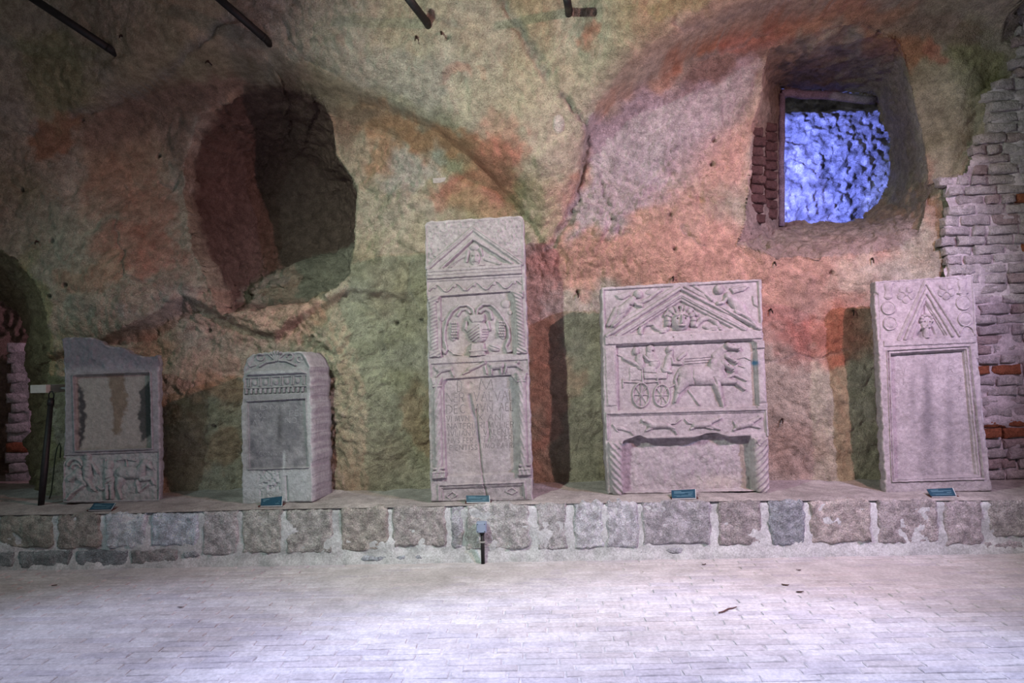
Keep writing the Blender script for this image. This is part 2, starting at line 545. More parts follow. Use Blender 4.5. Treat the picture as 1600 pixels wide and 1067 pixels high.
wpx = px + 26 * fbm(px / 60, py / 60, 0, 4, 41) + 8 * fbm(px / 12, py / 12, 0, 2, 43)
wpy = py + 26 * fbm(px / 60, py / 60, 7, 4, 42) + 8 * fbm(px / 12, py / 12, 9, 2, 44)
C = np.zeros(X.shape + (3,))
C[:] = (0.36, 0.31, 0.235)
C = mixc(C, (0.33, 0.29, 0.17), sst(0.0, 0.9, fbm(X0 * 1.1, Z0 * 1.1, 3, 3, 51)) * 0.8)
C = mixc(C, (0.42, 0.37, 0.32), sst(0.1, 0.9, fbm(X0 * 1.7, Z0 * 1.7, 9, 3, 52)) * 0.7)
C = mixc(C, (0.40, 0.27, 0.19), sst(0.25, 1.0, fbm(X0 * 1.3, Z0 * 1.3, 19, 4, 53)) * 0.55)
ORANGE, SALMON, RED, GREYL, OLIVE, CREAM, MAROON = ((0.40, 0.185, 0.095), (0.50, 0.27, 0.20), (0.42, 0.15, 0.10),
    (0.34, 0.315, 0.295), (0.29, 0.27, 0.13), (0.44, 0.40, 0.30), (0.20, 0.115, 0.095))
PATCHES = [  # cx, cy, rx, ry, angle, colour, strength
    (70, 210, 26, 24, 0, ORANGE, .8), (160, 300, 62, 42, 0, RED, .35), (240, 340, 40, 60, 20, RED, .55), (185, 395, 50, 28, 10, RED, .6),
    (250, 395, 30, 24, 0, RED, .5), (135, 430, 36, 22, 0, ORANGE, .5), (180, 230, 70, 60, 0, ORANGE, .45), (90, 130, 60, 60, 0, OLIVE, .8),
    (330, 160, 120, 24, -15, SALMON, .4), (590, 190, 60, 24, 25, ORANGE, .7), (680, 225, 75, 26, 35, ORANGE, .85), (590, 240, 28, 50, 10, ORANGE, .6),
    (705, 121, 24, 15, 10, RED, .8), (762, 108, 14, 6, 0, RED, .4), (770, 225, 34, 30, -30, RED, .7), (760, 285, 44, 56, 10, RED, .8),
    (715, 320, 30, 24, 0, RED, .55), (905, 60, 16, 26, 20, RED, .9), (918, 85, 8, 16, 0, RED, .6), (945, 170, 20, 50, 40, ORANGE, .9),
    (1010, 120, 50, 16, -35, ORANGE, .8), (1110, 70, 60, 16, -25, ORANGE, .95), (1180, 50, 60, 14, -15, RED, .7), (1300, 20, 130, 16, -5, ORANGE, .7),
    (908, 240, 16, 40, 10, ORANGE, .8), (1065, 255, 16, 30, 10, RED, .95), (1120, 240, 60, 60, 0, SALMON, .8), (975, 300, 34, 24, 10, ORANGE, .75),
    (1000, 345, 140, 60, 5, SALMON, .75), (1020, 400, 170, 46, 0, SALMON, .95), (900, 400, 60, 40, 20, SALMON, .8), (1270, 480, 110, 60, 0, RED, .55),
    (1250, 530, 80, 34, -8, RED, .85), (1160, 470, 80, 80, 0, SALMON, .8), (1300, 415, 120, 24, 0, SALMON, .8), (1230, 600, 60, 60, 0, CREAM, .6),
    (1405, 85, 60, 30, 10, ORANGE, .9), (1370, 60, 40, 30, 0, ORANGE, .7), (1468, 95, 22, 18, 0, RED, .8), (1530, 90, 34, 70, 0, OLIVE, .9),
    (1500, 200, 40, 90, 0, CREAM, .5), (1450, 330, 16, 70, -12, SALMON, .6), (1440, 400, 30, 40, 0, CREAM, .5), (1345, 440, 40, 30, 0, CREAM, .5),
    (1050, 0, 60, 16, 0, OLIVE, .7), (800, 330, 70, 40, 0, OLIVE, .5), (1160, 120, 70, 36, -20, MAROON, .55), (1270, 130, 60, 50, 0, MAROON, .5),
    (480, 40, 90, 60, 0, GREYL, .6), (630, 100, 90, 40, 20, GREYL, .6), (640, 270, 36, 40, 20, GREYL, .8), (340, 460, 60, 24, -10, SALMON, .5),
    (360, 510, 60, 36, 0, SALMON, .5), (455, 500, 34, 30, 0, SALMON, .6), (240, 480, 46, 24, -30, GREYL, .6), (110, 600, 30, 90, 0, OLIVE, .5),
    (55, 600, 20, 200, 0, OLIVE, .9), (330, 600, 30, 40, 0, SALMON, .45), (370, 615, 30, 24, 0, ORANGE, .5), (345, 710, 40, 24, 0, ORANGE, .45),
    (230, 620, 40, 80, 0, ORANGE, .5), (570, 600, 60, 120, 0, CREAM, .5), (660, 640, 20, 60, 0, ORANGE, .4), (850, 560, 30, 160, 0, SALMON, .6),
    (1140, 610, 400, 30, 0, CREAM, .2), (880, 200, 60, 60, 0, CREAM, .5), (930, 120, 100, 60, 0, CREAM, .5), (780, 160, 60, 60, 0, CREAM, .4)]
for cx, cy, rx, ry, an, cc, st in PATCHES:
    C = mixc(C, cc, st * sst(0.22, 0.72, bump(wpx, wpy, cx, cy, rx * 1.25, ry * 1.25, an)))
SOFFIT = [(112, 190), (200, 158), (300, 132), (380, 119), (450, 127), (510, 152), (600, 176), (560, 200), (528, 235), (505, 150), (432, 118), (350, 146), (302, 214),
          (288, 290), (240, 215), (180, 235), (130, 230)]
C = mixc(C, (0.25, 0.165, 0.125), 0.75 * sst(-8, 10, sdpoly(px + 0.3 * (wpx - px), py + 0.3 * (wpy - py), SOFFIT)))  # brown soffit rock, with the shade under the left arch painted in
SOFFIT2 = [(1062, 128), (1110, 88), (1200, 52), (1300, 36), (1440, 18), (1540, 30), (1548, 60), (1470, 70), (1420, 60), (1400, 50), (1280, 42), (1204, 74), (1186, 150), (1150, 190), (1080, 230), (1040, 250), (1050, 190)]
C = mixc(C, (0.24, 0.16, 0.13), 0.7 * sst(-10, 12, sdpoly(px + 0.4 * (wpx - px), py + 0.4 * (wpy - py), SOFFIT2)))  # shade of the recess under the right arch, painted dark brown
C = mixc(C, (0.41, 0.355, 0.385), pit * 0.8 * sst(1180, 1080, px + 0.8 * (py - 200)))
C = mixc(C, (0.52, 0.48, 0.44), plug * 0.9)
C = mixc(C, (0.25, 0.24, 0.23), np.clip(crack / 0.045, 0, 1) * 0.55 * (np.abs(px - 617) > 1))
C = mixc(C, (0.135, 0.078, 0.066), (rhoC < 1) * sst(0, 0.09, tC) * 0.95)  # maroon cave rock, painted darker for the shade inside the rim
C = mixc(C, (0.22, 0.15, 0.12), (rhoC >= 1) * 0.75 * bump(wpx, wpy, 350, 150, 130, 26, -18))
strip = (rhoC < 1) * sst(-4, 6, sdpoly(fpx, fpy, [(400, 436), (470, 408), (550, 384), (590, 400), (560, 440), (470, 470), (390, 478), (360, 470)]))
C = mixc(C, (0.26, 0.24, 0.19), strip * 0.8)  # lit rear strip of the cave, its light painted as a paler tone
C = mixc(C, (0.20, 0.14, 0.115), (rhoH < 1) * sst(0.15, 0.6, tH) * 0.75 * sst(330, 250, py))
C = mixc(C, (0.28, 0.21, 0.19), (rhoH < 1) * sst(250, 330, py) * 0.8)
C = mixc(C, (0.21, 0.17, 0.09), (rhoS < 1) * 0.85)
C = C * (1 + 0.16 * n3 + 0.12 * n2)[..., None]
lum = C.mean(-1, keepdims=True)
C = np.clip((lum + (C - lum) * 0.80) * 1.22, 0.02, 0.9)
quads = grid_quads(*X.shape)
keep = ~((rhoH.ravel()[quads] < 0.5).all(1)) & ~((rhoS.ravel()[quads] < 0.7).all(1))
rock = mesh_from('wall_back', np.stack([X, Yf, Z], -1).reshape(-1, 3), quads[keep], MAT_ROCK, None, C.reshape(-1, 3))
tag(rock, 'hewn sandstone cave wall with two arched hollows behind the stelae', kind='structure')
RX, RY, RZ, RPX, RPY = X, Yf, Z, px, py


def wall_point(ppx, ppy):
    """rock surface seen at a photo position (nearest uncarved vertex)"""
    d = (RPX - ppx) ** 2 + (RPY - ppy) ** 2
    k = int(np.argmin(d))
    return Vector((RX.ravel()[k], RY.ravel()[k], RZ.ravel()[k]))


# ---- passages seen through the two openings
def rough_sheet(name, x0, x1, z0, z1, Yc, step, amp, seed, cfun, mat, yfun=None):
    a, b = np.meshgrid(np.arange(x0, x1, step), np.arange(z0, z1, step))
    k = 1 - np.abs(fbm(a * 9, b * 11, 2, 4, seed))
    yy = Yc + amp * (0.9 * fbm(a * 2.2, b * 2.2, 1, 3, seed + 1) - 0.9 * k + 0.5 * fbm(a * 14, b * 14, 4, 3, seed + 2))
    if yfun is not None: yy = yy + yfun(a, b)
    return mesh_from(name, np.stack([a, yy, b], -1).reshape(-1, 3), grid_quads(*a.shape), mat, None, cfun(a, b).reshape(-1, 3))


def blue_col(a, b):
    n = fbm(a * 9, b * 9, 1, 5, 71)
    return np.clip(0.50 + 0.26 * n, 0.1, 0.9)[..., None] * np.array((0.95, 0.95, 1.0))


x0, _, z0 = at_y(1120, 430, 9.7)
x1, _, z1 = at_y(1500, 60, 9.7)
tag(rough_sheet('wall_passage', x0 - 1.0, x1 + 0.6, z0 - 0.8, z1 + 0.3, 9.7, 0.018, 0.06, 70, blue_col, MAT_ROCK,
                lambda a, b: 0.5 * sst(at_y(1300, 178, 9.7)[2], at_y(1300, 150, 9.7)[2], b)), 'blue lit rubble rock face seen through the window hole', kind='structure')
x0, _, z0 = at_y(-260, 860, 8.3)
x1, _, z1 = at_y(110, 380, 8.3)


def pink_col(a, b):
    return np.clip(0.36 + 0.08 * fbm(a * 4, b * 4, 1, 3, 81), 0.1, 0.9)[..., None] * np.array((1.0, 0.72, 0.62))


tag(rough_sheet('wall_left', x0, x1, z0 - 0.3, z1 + 0.4, 8.3, 0.03, 0.10, 80, pink_col, MAT_ROCK),
    'pink lit rock wall inside the side passage at the left edge', kind='structure')
MAT_SILL = stone_mat('passage_floor', 0.2, 6, color=(0.30, 0.24, 0.23))
o = MB().box((-6.0, 7.5, 0.44), (3.4, 2.0, 0.12)).build('floor_passage', MAT_SILL)
tag(o, 'earth floor of the pink side passage', kind='structure')

# ---- bricks
_rng = random.Random(5)


def rough_box(w, d, h, seed, jit=0.06, sub=2):
    """chipped brick: a box with a few cuts, corners knocked about; origin at the centre of its front face"""
    rng = random.Random(seed)
    nx, nz = 4, 3
    v, q = [], []
    jx, jz = min(w, h) * jit, h * jit
    rings = []
    for yy, inset in ((d, 0.0), (0.010, 0.0), (0.0, 0.012)):
        ring = []
        pts = [(-1, -1), (-0.33, -1), (0.33, -1), (1, -1), (1, 0), (1, 1), (0.33, 1), (-0.33, 1), (-1, 1), (-1, 0)]
        for (a, b) in pts:
            corner = 1.0 if abs(a) == 1 and abs(b) == 1 else 0.6
            ring.append(len(v))
            v.append((a * (w / 2 - inset) + rng.uniform(-jx, jx) * corner, yy + (rng.uniform(-.003, .003) if yy < d else 0),
                      b * (h / 2 - inset) + rng.uniform(-jz, jz) * corner))
        rings.append(ring)
    n = 10
    for r0, r1 in zip(rings[:-1], rings[1:]):
        for k in range(n):
            q.append([r0[k], r0[(k + 1) % n], r1[(k + 1) % n], r1[k]])
    f = rings[-1]
    c = len(v)
    v.append((0, -0.006 + rng.uniform(-.003, .003), rng.uniform(-.1, .1) * h))
    t = [[f[k], f[(k + 1) % n], c] for k in range(n)]
    return v, q, t


def brick_mat(name, c):
    return stone_mat(name, 0.20, 16, ((28, 8, 0.05, 1.0), (110, 6, 0.014, 1.0)), color=c)


MAT_BRICK = [brick_mat('whitewashed_brick_' + n, c) for n, c in
             (('pale', (0.60, 0.55, 0.58)), ('mid', (0.54, 0.48, 0.52)), ('rose', (0.48, 0.38, 0.40)), ('bare', (0.36, 0.13, 0.075)),
              ('soot', (0.13, 0.075, 0.07)))]


def add_brick(parent, name, x, y, z, w, d, h, mat, seed, rotz=0.0, roty=0.0, jit=0.06):
    v, q, t = rough_box(w, d, h, seed, jit)
    o = mesh_from(name, v, q, mat, parent, None, True, t)
    o.location = (x, y, z)
    o.rotation_euler = (0, roty, rotz)
    return o


# right-hand brick wall: mortar bed + bricks following the torn edge
a, b = np.meshgrid(np.arange(2.9, 5.75, 0.018), np.arange(0.40, 5.6, 0.018))
pa, pb = proj(a, 6.80, b)
lean = lambda zz: -0.16 * sst(2.6, 4.9, zz)
yy = 6.762 + lean(b) + 0.032 * fbm(a * 5, b * 9, 0, 4, 90)
qd = grid_quads(*a.shape)
inside = (sdpoly(pa, pb, BRICKS) > 6).ravel()
wall_r = mesh_from('wall_right', np.stack([a, yy, b], -1).reshape(-1, 3), qd[inside[qd].all(1)], MAT_MORTAR, None,
                   np.broadcast_to(np.array((0.48, 0.43, 0.47)), a.shape + (3,)).reshape(-1, 3))
tag(wall_r, 'whitewashed crumbling brick wall at the right edge', kind='structure')
rowh = 0.098
r = 0
z = 0.46
seed = 100
while z < 5.2:
    h = rowh * _rng.uniform(0.9, 1.06)
    zc = z + h / 2
    xx = 3.05 + (0.14 if r % 2 else 0.0) + _rng.uniform(-0.03, 0.03)
    while xx < 5.1:
        w = _rng.choice((0.27, 0.28, 0.29, 0.30, 0.26, 0.14))
        xc = xx + w / 2
        ppx, ppy = proj(xc, 6.74, zc)
        dd = float(sdpoly(np.array([ppx]), np.array([ppy]), BRICKS)[0])
        halfpx = w / 2 * 160
        ww, xcc, ok = w, xc, dd > halfpx * 0.75
        if not ok and dd > 4:                       # a broken brick at the torn edge
            cut = w * 0.45
            ww, xcc, ok = w - cut, xc + cut / 2, True
        vis = ppx < 1640 and not (ppx < 1505 and ppy > 455) and not (1380 < ppx < 1520 and 452 < ppy < 760) and ppy > -25
        hid = ppx - halfpx > 1372 and ppx + halfpx < 1372 + 150 + (ppy - 430) * 0.05 and ppy > 445
        if ok and vis and not hid and _rng.random() > 0.03:
            u = _rng.random()
            red = (655 < ppy < 690 and u < 0.75) or (570 < ppy < 580 and ppx < 1575) or u < 0.006
            m = 3 if red else (0 if u < 0.5 else 1 if u < 0.82 else 2)
            if ppy > 745: m = 2
            seed += 1
            add_brick(wall_r, 'brick', xcc, 6.735 + lean(zc) + _rng.uniform(-0.014, 0.014), zc, ww - _rng.uniform(.012, .030), 0.10,
                      h - _rng.uniform(.006, .020), MAT_BRICK[m], seed, _rng.uniform(-.05, .05), _rng.uniform(-.02, .02), 0.15)
        xx += w
    z += h
    r += 1

# brick jamb on the left side of the window hole, and its plaster frame
jamb = empty('wall_jamb', at_y(1183, 345, 7.35))
tag(jamb, 'sooty brick jamb on the left side of the window hole', kind='structure')
for k in range(10):
    X_, Y_, Z_ = at_y(1184 + (2 if k % 2 else 0), 205 + k * 15, 7.35)
    bk = add_brick(jamb, 'brick', X_ - jamb.location.x, 0, Z_ - jamb.location.z, 0.17 if k % 2 else 0.14, 0.2, 0.088,
                   MAT_BRICK[4], 900 + k, 0.25, 0, 0.12)
    X_, Y_, Z_ = at_y(1204, 200 + k * 15, 7.75)
    bk = add_brick(jamb, 'brick', X_ - jamb.location.x, 0.35, Z_ - jamb.location.z, 0.16, 0.2, 0.092,
                   MAT_BRICK[4], 940 + k, 0.4, 0, 0.12)
MAT_FRAME = stone_mat('lavender_plaster', 0.25, 8, color=(0.20, 0.17, 0.235))
fr = MB()
p0, p1, p2 = Vector(at_y(1221, 352, 8.05)), Vector(at_y(1221, 148, 8.05)), Vector(at_y(1366, 156, 8.05))
for A, B_, wd in ((p0, p1, 0.075), (p1 + Vector((0, 0, .02)), p2, 0.10)):
    n = 9
    fr.tube([A + (B_ - A) * (i / n) + Vector((_rng.uniform(-.008, .008), 0, _rng.uniform(-.012, .012))) for i in range(n + 1)], wd / 2, 8)
fr = fr.build('trim_1', MAT_FRAME, None, True)
tag(fr, 'lavender plaster edge framing the window hole on two sides', kind='structure')

# pink-lit brick pier in the left passage
pier = empty('wall_pier', at_y(30, 800, 7.75))
tag(pier, 'ragged whitewashed brick pier inside the left side passage', kind='structure')
core = MB().box((0.0, 0.112, 0.85), (0.215, 0.2, 1.9)).build('core', MAT_BRICK[1], pier)
for k in range(17):
    yq = 793 - k * 15.6
    wpx_ = (36 if k % 2 else 30) + _rng.uniform(-3, 3) - (10 if k > 14 else 0)
    X_, Y_, Z_ = at_y(30 - (6 if k > 14 else 0), yq, 7.75)
    add_brick(pier, 'brick', X_ - pier.location.x + _rng.uniform(-.015, .015), _rng.uniform(-.02, .02), Z_ - pier.location.z,
              wpx_ / 1100 * 7.75, 0.22, 0.108, MAT_BRICK[3 if k in (6,) else (0 if _rng.random() < .6 else 1)], 1000 + k, 0.2, 0, 0.13)

# ================================================================== KERB (low stone ledge)
KY = 5.95
ktop_px = np.array([(-200, 806), (0, 803), (200, 800), (400, 794), (600, 791), (800, 786), (1000, 783), (1200, 780), (1400, 780), (1600, 780), (1800, 780)], float)
kx, _, kz = at_y(ktop_px[:, 0], ktop_px[:, 1], KY)


def shelf_z(x, y):
    """height of the earthy ledge top"""
    f = np.interp(x, kx, kz)
    yy = (np.asarray(y) - KY)
    return f + 0.012 * sst(0.0, 0.2, yy) + 0.035 * sst(0.55, 0.95, yy) + 0.010 * fbm(np.asarray(x) * 4, np.asarray(y) * 4, 0, 3, 60) * sst(0.0, 0.1, yy)


xs = np.arange(-6.4, 5.6, 0.025)
nprof = 34
prof = []
for x in xs:
    zt = float(np.interp(x, kx, kz))
    prof.append(zt)
prof = np.array(prof)
u = np.linspace(0, 1, nprof)[:, None]
Xf = np.broadcast_to(xs[None, :], (nprof, len(xs)))
Zf = -0.03 + u * (prof[None, :] + 0.03 - 0.012)
Yf_ = KY + 0.012 - 0.03 * sst(0.10, -0.02, Zf) + 0.012 * fbm(Xf * 7, Zf * 7, 0, 4, 61) + 0.03 * sst(0.93, 1.0, u)
cm = np.clip(0.52 + 0.06 * fbm(Xf * 3, Zf * 5, 2, 3, 62), 0.1, 0.8)[..., None] * np.array((0.93, 0.98, 1.03))
kerb = mesh_from('wall_kerb', np.stack([Xf, Yf_, Zf], -1).reshape(-1, 3), grid_quads(*Xf.shape), MAT_MORTAR, None, cm.reshape(-1, 3))
tag(kerb, 'low kerb wall of mortared stone blocks under the stelae', kind='structure')
ys = np.concatenate([np.linspace(KY + 0.01, KY + 0.08, 5), np.arange(KY + 0.11, 7.05, 0.03)])
Xs, Ys = np.meshgrid(xs, ys)
Zs = shelf_z(Xs, Ys) - 0.014 * sst(0.06, 0.0, Ys - KY)
cs = np.clip(0.33 + 0.05 * fbm(Xs * 4, Ys * 5, 2, 4, 63), 0.1, 0.8)[..., None] * np.array((1.02, 0.95, 0.95))
mesh_from('ledge_top', np.stack([Xs, Ys, Zs], -1).reshape(-1, 3), grid_quads(*Xs.shape), MAT_MORTAR, kerb, cs.reshape(-1, 3))

BLOCKS = [(-110, -8, 808, 858), (-2, 83, 806, 856), (88, 156, 804, 857), (163, 227, 802, 856), (235, 309, 802, 853), (316, 372, 800, 868), (378, 440, 797, 865),
          (446, 519, 796, 864), (533, 607, 793, 861), (613, 697, 792, 854), (704, 723, 792, 857), (727, 828, 788, 859),
          (839, 886, 787, 860), (896, 943, 785, 857), (947, 999, 785, 856), (1003, 1111, 784, 852), (1122, 1189, 782, 852),
          (1203, 1258, 782, 853), (1266, 1363, 781, 849), (1372, 1467, 782, 849), (1477, 1535, 783, 853), (1547, 1640, 782, 838),
          (-90, -10, 864, 893), (-4, 22, 862, 889), (26, 111, 862, 891), (117, 200, 860, 888), (203, 277, 859, 884), (284, 310, 860, 872),
          (565, 660, 867, 877), (1540, 1600, 846, 866), (1000, 1090, 857, 868)]
BCOL = [(.34, .33, .30), (.33, .33, .28), (.35, .33, .29), (.55, .60, .62), (.52, .58, .62), (.45, .44, .43), (.43, .43, .39), (.42, .41, .38), (.40, .37, .33), (.41, .38, .36),
        (.42, .42, .44), (.50, .49, .47), (.44, .43, .42), (.53, .54, .55), (.56, .56, .58), (.40, .39, .40), (.36, .33, .32), (.30, .32, .34), (.46, .41, .38),
        (.42, .38, .37), (.47, .42, .42), (.42, .39, .37), (.3, .32, .32), (.30, .33, .33), (.27, .30, .30), (.27, .30, .31), (.34, .34, .33), (.40, .44, .45), (.40, .43, .46), (.46, .42, .43), (.42, .43, .45)]


def stone_block(bx, seed, colr):
    x0, x1, y0, y1 = bx
    c0, c1 = at_y(x0, (y0 + y1) / 2, KY), at_y(x1, (y0 + y1) / 2, KY)
    xc, w = (c0[0] + c1[0]) / 2, c1[0] - c0[0]
    pm = (x0 + x1) / 2
    z1, z0 = at_y(pm, y0, KY)[2], at_y(pm, y1, KY)[2]
    h = z1 - z0
    nx, nz = max(4, int(w / 0.016)), max(4, int(h / 0.016))
    a, b = np.meshgrid(np.linspace(-1, 1, nx), np.linspace(-1, 1, nz))
    # rounded, uneven outline
    e = np.maximum(np.abs(a), np.abs(b))
    ox = 0.010 * fbm(b * 3, a * 0.5, seed, 3, 7)
    oz = 0.010 * fbm(a * 3, b * 0.5, seed + 4, 3, 8)
    rr = np.clip(np.minimum((1 - np.abs(a)) * w / 2, (1 - np.abs(b)) * h / 2) / 0.013, 0, 1)
    cr = 1 - 0.03 * (np.abs(a) ** 8 * np.abs(b) ** 8)
    ox, oz = ox * 1.5, oz * 1.5
    GX, GZ = a * w / 2 * cr + ox, b * h / 2 * cr + oz
    GY = 0.016 * (1 - np.sqrt(np.clip(1 - (1 - rr) ** 2, 0, 1))) - 0.002
    k = fbm((GX + xc) * 9, GZ * 9, seed, 4, 14)
    chis = fbm((GX + xc) * 30 + GZ * 18, GZ * 30, seed, 3, 15)
    GY = GY + rr * (0.012 * k + 0.008 * chis)
    V = np.stack([GX, GY, GZ], -1).reshape(-1, 3)
    Q = grid_quads(nz, nx)
    # skirt into the mortar
    i = np.arange(nx * nz).reshape(nz, nx)
    loop = np.concatenate([i[0, :-1], i[:-1, -1], i[-1, :0:-1], i[:0:-1, 0]])
    sk = V[loop].copy()
    sk[:, 1] = 0.12
    V = np.concatenate([V, sk])
    m = len(loop)
    s0 = nx * nz + np.arange(m)
    Q = np.concatenate([Q, np.stack([loop, s0, np.roll(s0, -1), np.roll(loop, -1)], -1)])
    colr = np.array(colr) * np.array((1.24, 1.27, 1.36))
    cc = np.array(colr)[None] * (1 + 0.10 * k + 0.16 * chis).ravel()[:, None]
    cc = np.concatenate([cc, np.tile(np.array(colr), (m, 1))])
    o = mesh_from('stone_block', V, Q, MAT_BLOCK, kerb, np.clip(cc, .03, .9))
    o.location = (xc, KY, (z0 + z1) / 2)
    return o


for k, bx in enumerate(BLOCKS):
    stone_block(bx, 3.1 * k, BCOL[k])

# ================================================================== FLOOR of bricks laid on edge under dust
MAT_FLOOR = stone_mat('dusty_floor_brick', 0.12, 5.0, ((25, 6, 0.010, 0.35), (120, 4, 0.003, 0.5)))
xs = np.arange(-6.4, 5.6, 0.03)
ys = np.arange(2.0, 6.1, 0.03)
Xd, Yd = np.meshgrid(xs, ys)
dust = fbm(Xd * 0.9, Yd * 1.3, 0, 4, 64) * 0.55 + 0.3 * sst(4.3, 5.6, Yd) - 0.25 * sst(0.5, 2.6, Xd) * sst(4.9, 4.1, Yd) + 0.12 * sst(-1.0, -3.0, Xd)
Zd = -0.0085 + 0.0086 * sst(0.0, 0.75, dust) + 0.0014 * fbm(Xd * 9, Yd * 9, 3, 3, 65)
cf = np.clip(0.54 + 0.05 * fbm(Xd * 1.5, Yd * 1.5, 5, 4, 66), 0.1, 0.9)
cf = cf[..., None] * np.array((0.99, 0.97, 1.0))
floor = mesh_from('floor', np.stack([Xd, Yd, Zd], -1).reshape(-1, 3), grid_quads(*Xd.shape), MAT_FLOOR, None, cf.reshape(-1, 3))
tag(floor, 'pale dusty brick floor in front of the kerb', kind='structure')
pitch_y, pitch_x = 0.079, 0.305
cand = []
row = 0
y = 3.30
while y < 5.93:
    off = (row % 2) * 0.5 * pitch_x + _rng.uniform(-0.05, 0.05)
    x = -6.2 + off
    while x < 5.4:
        q = proj(x, y, 0)
        if -60 < q[0] < 1660 and q[1] < 1085:
            cand.append((y, x, row))
        x += pitch_x
    y += pitch_y
    row += 1
cand.sort()
fb_mesh = []
tones = [(0.57, 0.555, 0.58), (0.54, 0.52, 0.55), (0.51, 0.495, 0.54), (0.59, 0.58, 0.61), (0.545, 0.52, 0.54)]


def floor_brick_geo(seed, ox=0.0, oy=0.0, base=0):
    rng = random.Random(seed)
    w, d = pitch_x - 0.011 - rng.uniform(0, 0.006), pitch_y - 0.010 - rng.uniform(0, 0.004)
    pts = [(-1, -1), (0, -1), (1, -1), (1, 1), (0, 1), (-1, 1)]
    v, q = [], []
    for zz, ins in ((-0.03, 0), (-0.005, 0), (0.0, 0.005)):
        for a, b in pts:
            v.append((ox + a * (w / 2 - ins) + rng.uniform(-.004, .004), oy + b * (d / 2 - ins) + rng.uniform(-.003, .003), zz))
    for r_ in (0, 6):
        for k in range(6):
            q.append([base + r_ + k, base + r_ + (k + 1) % 6, base + r_ + 6 + (k + 1) % 6, base + r_ + 6 + k])
    q.append([base + 12, base + 13, base + 16, base + 17])
    q.append([base + 13, base + 14, base + 15, base + 16])
    return v, q


variants = []
for k in range(10):
    v, q = floor_brick_geo(2000 + k)
    t = tones[k % 5]
    ob = mesh_from('brick', v, q, MAT_FLOOR, floor, np.tile(np.array(t), (len(v), 1)), False)
    variants.append(ob.data)
    bpy.data.objects.remove(ob)
near = cand[:300]
for y, x, r_ in near:
    o = bpy.data.objects.new('brick', variants[_rng.randrange(10)])
    o.parent = floor
    o.location = (x, y, _rng.uniform(-0.0022, 0.0012))
    o.rotation_euler = (_rng.uniform(-.012, .012), _rng.uniform(-.004, .004), _rng.uniform(-.012, .012))
    col.objects.link(o)
V, Q, CC = [], [], []
for k, (y, x, r_) in enumerate(cand[300:]):
    v, q = floor_brick_geo(5000 + k, x, y, len(V))
    dz = _rng.uniform(-0.0022, 0.0012)
    V += [(a, b, c + dz) for a, b, c in v]
    Q += q
    CC += [tones[_rng.randrange(5)]] * len(v)
o = mesh_from('far_floor_bricks', V, Q, MAT_FLOOR, floor, np.array(CC), False)
tag(o, kind='stuff')

# ================================================================== CARVED STELAE
def arc_param(pts, n):
    p = np.asarray(pts, float)
    d = np.concatenate([[0], np.cumsum(np.hypot(*np.diff(p, axis=0).T))])
    t = np.linspace(0, d[-1], n)
    return np.stack([np.interp(t, d, p[:, 0]), np.interp(t, d, p[:, 1])], -1)


def prim_height(prims, px, py):
    """relief height (m) of a union of rounded strokes, ellipses and plates; <= 0 where nothing is"""
    h = np.zeros(np.shape(px))
    for p in prims:
        k = p[0]
        if k == 'c':
            _, x0, y0, r0, x1, y1, r1, a = p
            ex, ey = x1 - x0, y1 - y0
            t = np.clip(((px - x0) * ex + (py - y0) * ey) / (ex * ex + ey * ey + 1e-9), 0, 1)
            d = np.hypot(px - x0 - ex * t, py - y0 - ey * t) / (r0 + (r1 - r0) * t)
            h = np.maximum(h, a * np.sqrt(np.clip(1 - d * d, 0, 1)))
        elif k == 'l':
            _, pts, r, a = p
            d = sdline(px, py, pts) / r
            h = np.maximum(h, a * np.sqrt(np.clip(1 - d * d, 0, 1)))
        elif k == 'e':
            _, cx, cy, rx, ry, an, a = p
            c, s = math.cos(math.radians(an)), math.sin(math.radians(an))
            u = ((px - cx) * c + (py - cy) * s) / rx
            v = (-(px - cx) * s + (py - cy) * c) / ry
            h = np.maximum(h, a * np.sqrt(np.clip(1 - u * u - v * v, 0, 1)))
        elif k == 'p':
            _, pts, edge, a = p
            d = sdpoly(px, py, pts)
            h = np.maximum(h, a * np.sqrt(np.clip(1 - (1 - np.clip(d / edge, 0, 1)) ** 2, 0, 1)))
        elif k == 'g':                              # groove cut into what is already there
            _, pts, r, a = p
            d = sdline(px, py, pts) / r
            h = np.where(h > 0, np.maximum(h - a * np.exp(-d * d), 0.0012), h)
        elif k == 'd':                              # dimple / drilled hole
            _, cx, cy, r, a = p
            d = np.hypot(px - cx, py - cy) / r
            h = np.where(h > 0, np.maximum(h - a * np.exp(-d ** 4), 0.0012), h)
        elif k == 't':                              # spiral fluting over what is there
            _, fx, fy, a = p
            h = np.where(h > 0.003, np.maximum(h + a * np.sin(fx * px + fy * py), 0.0015), h)
    return h


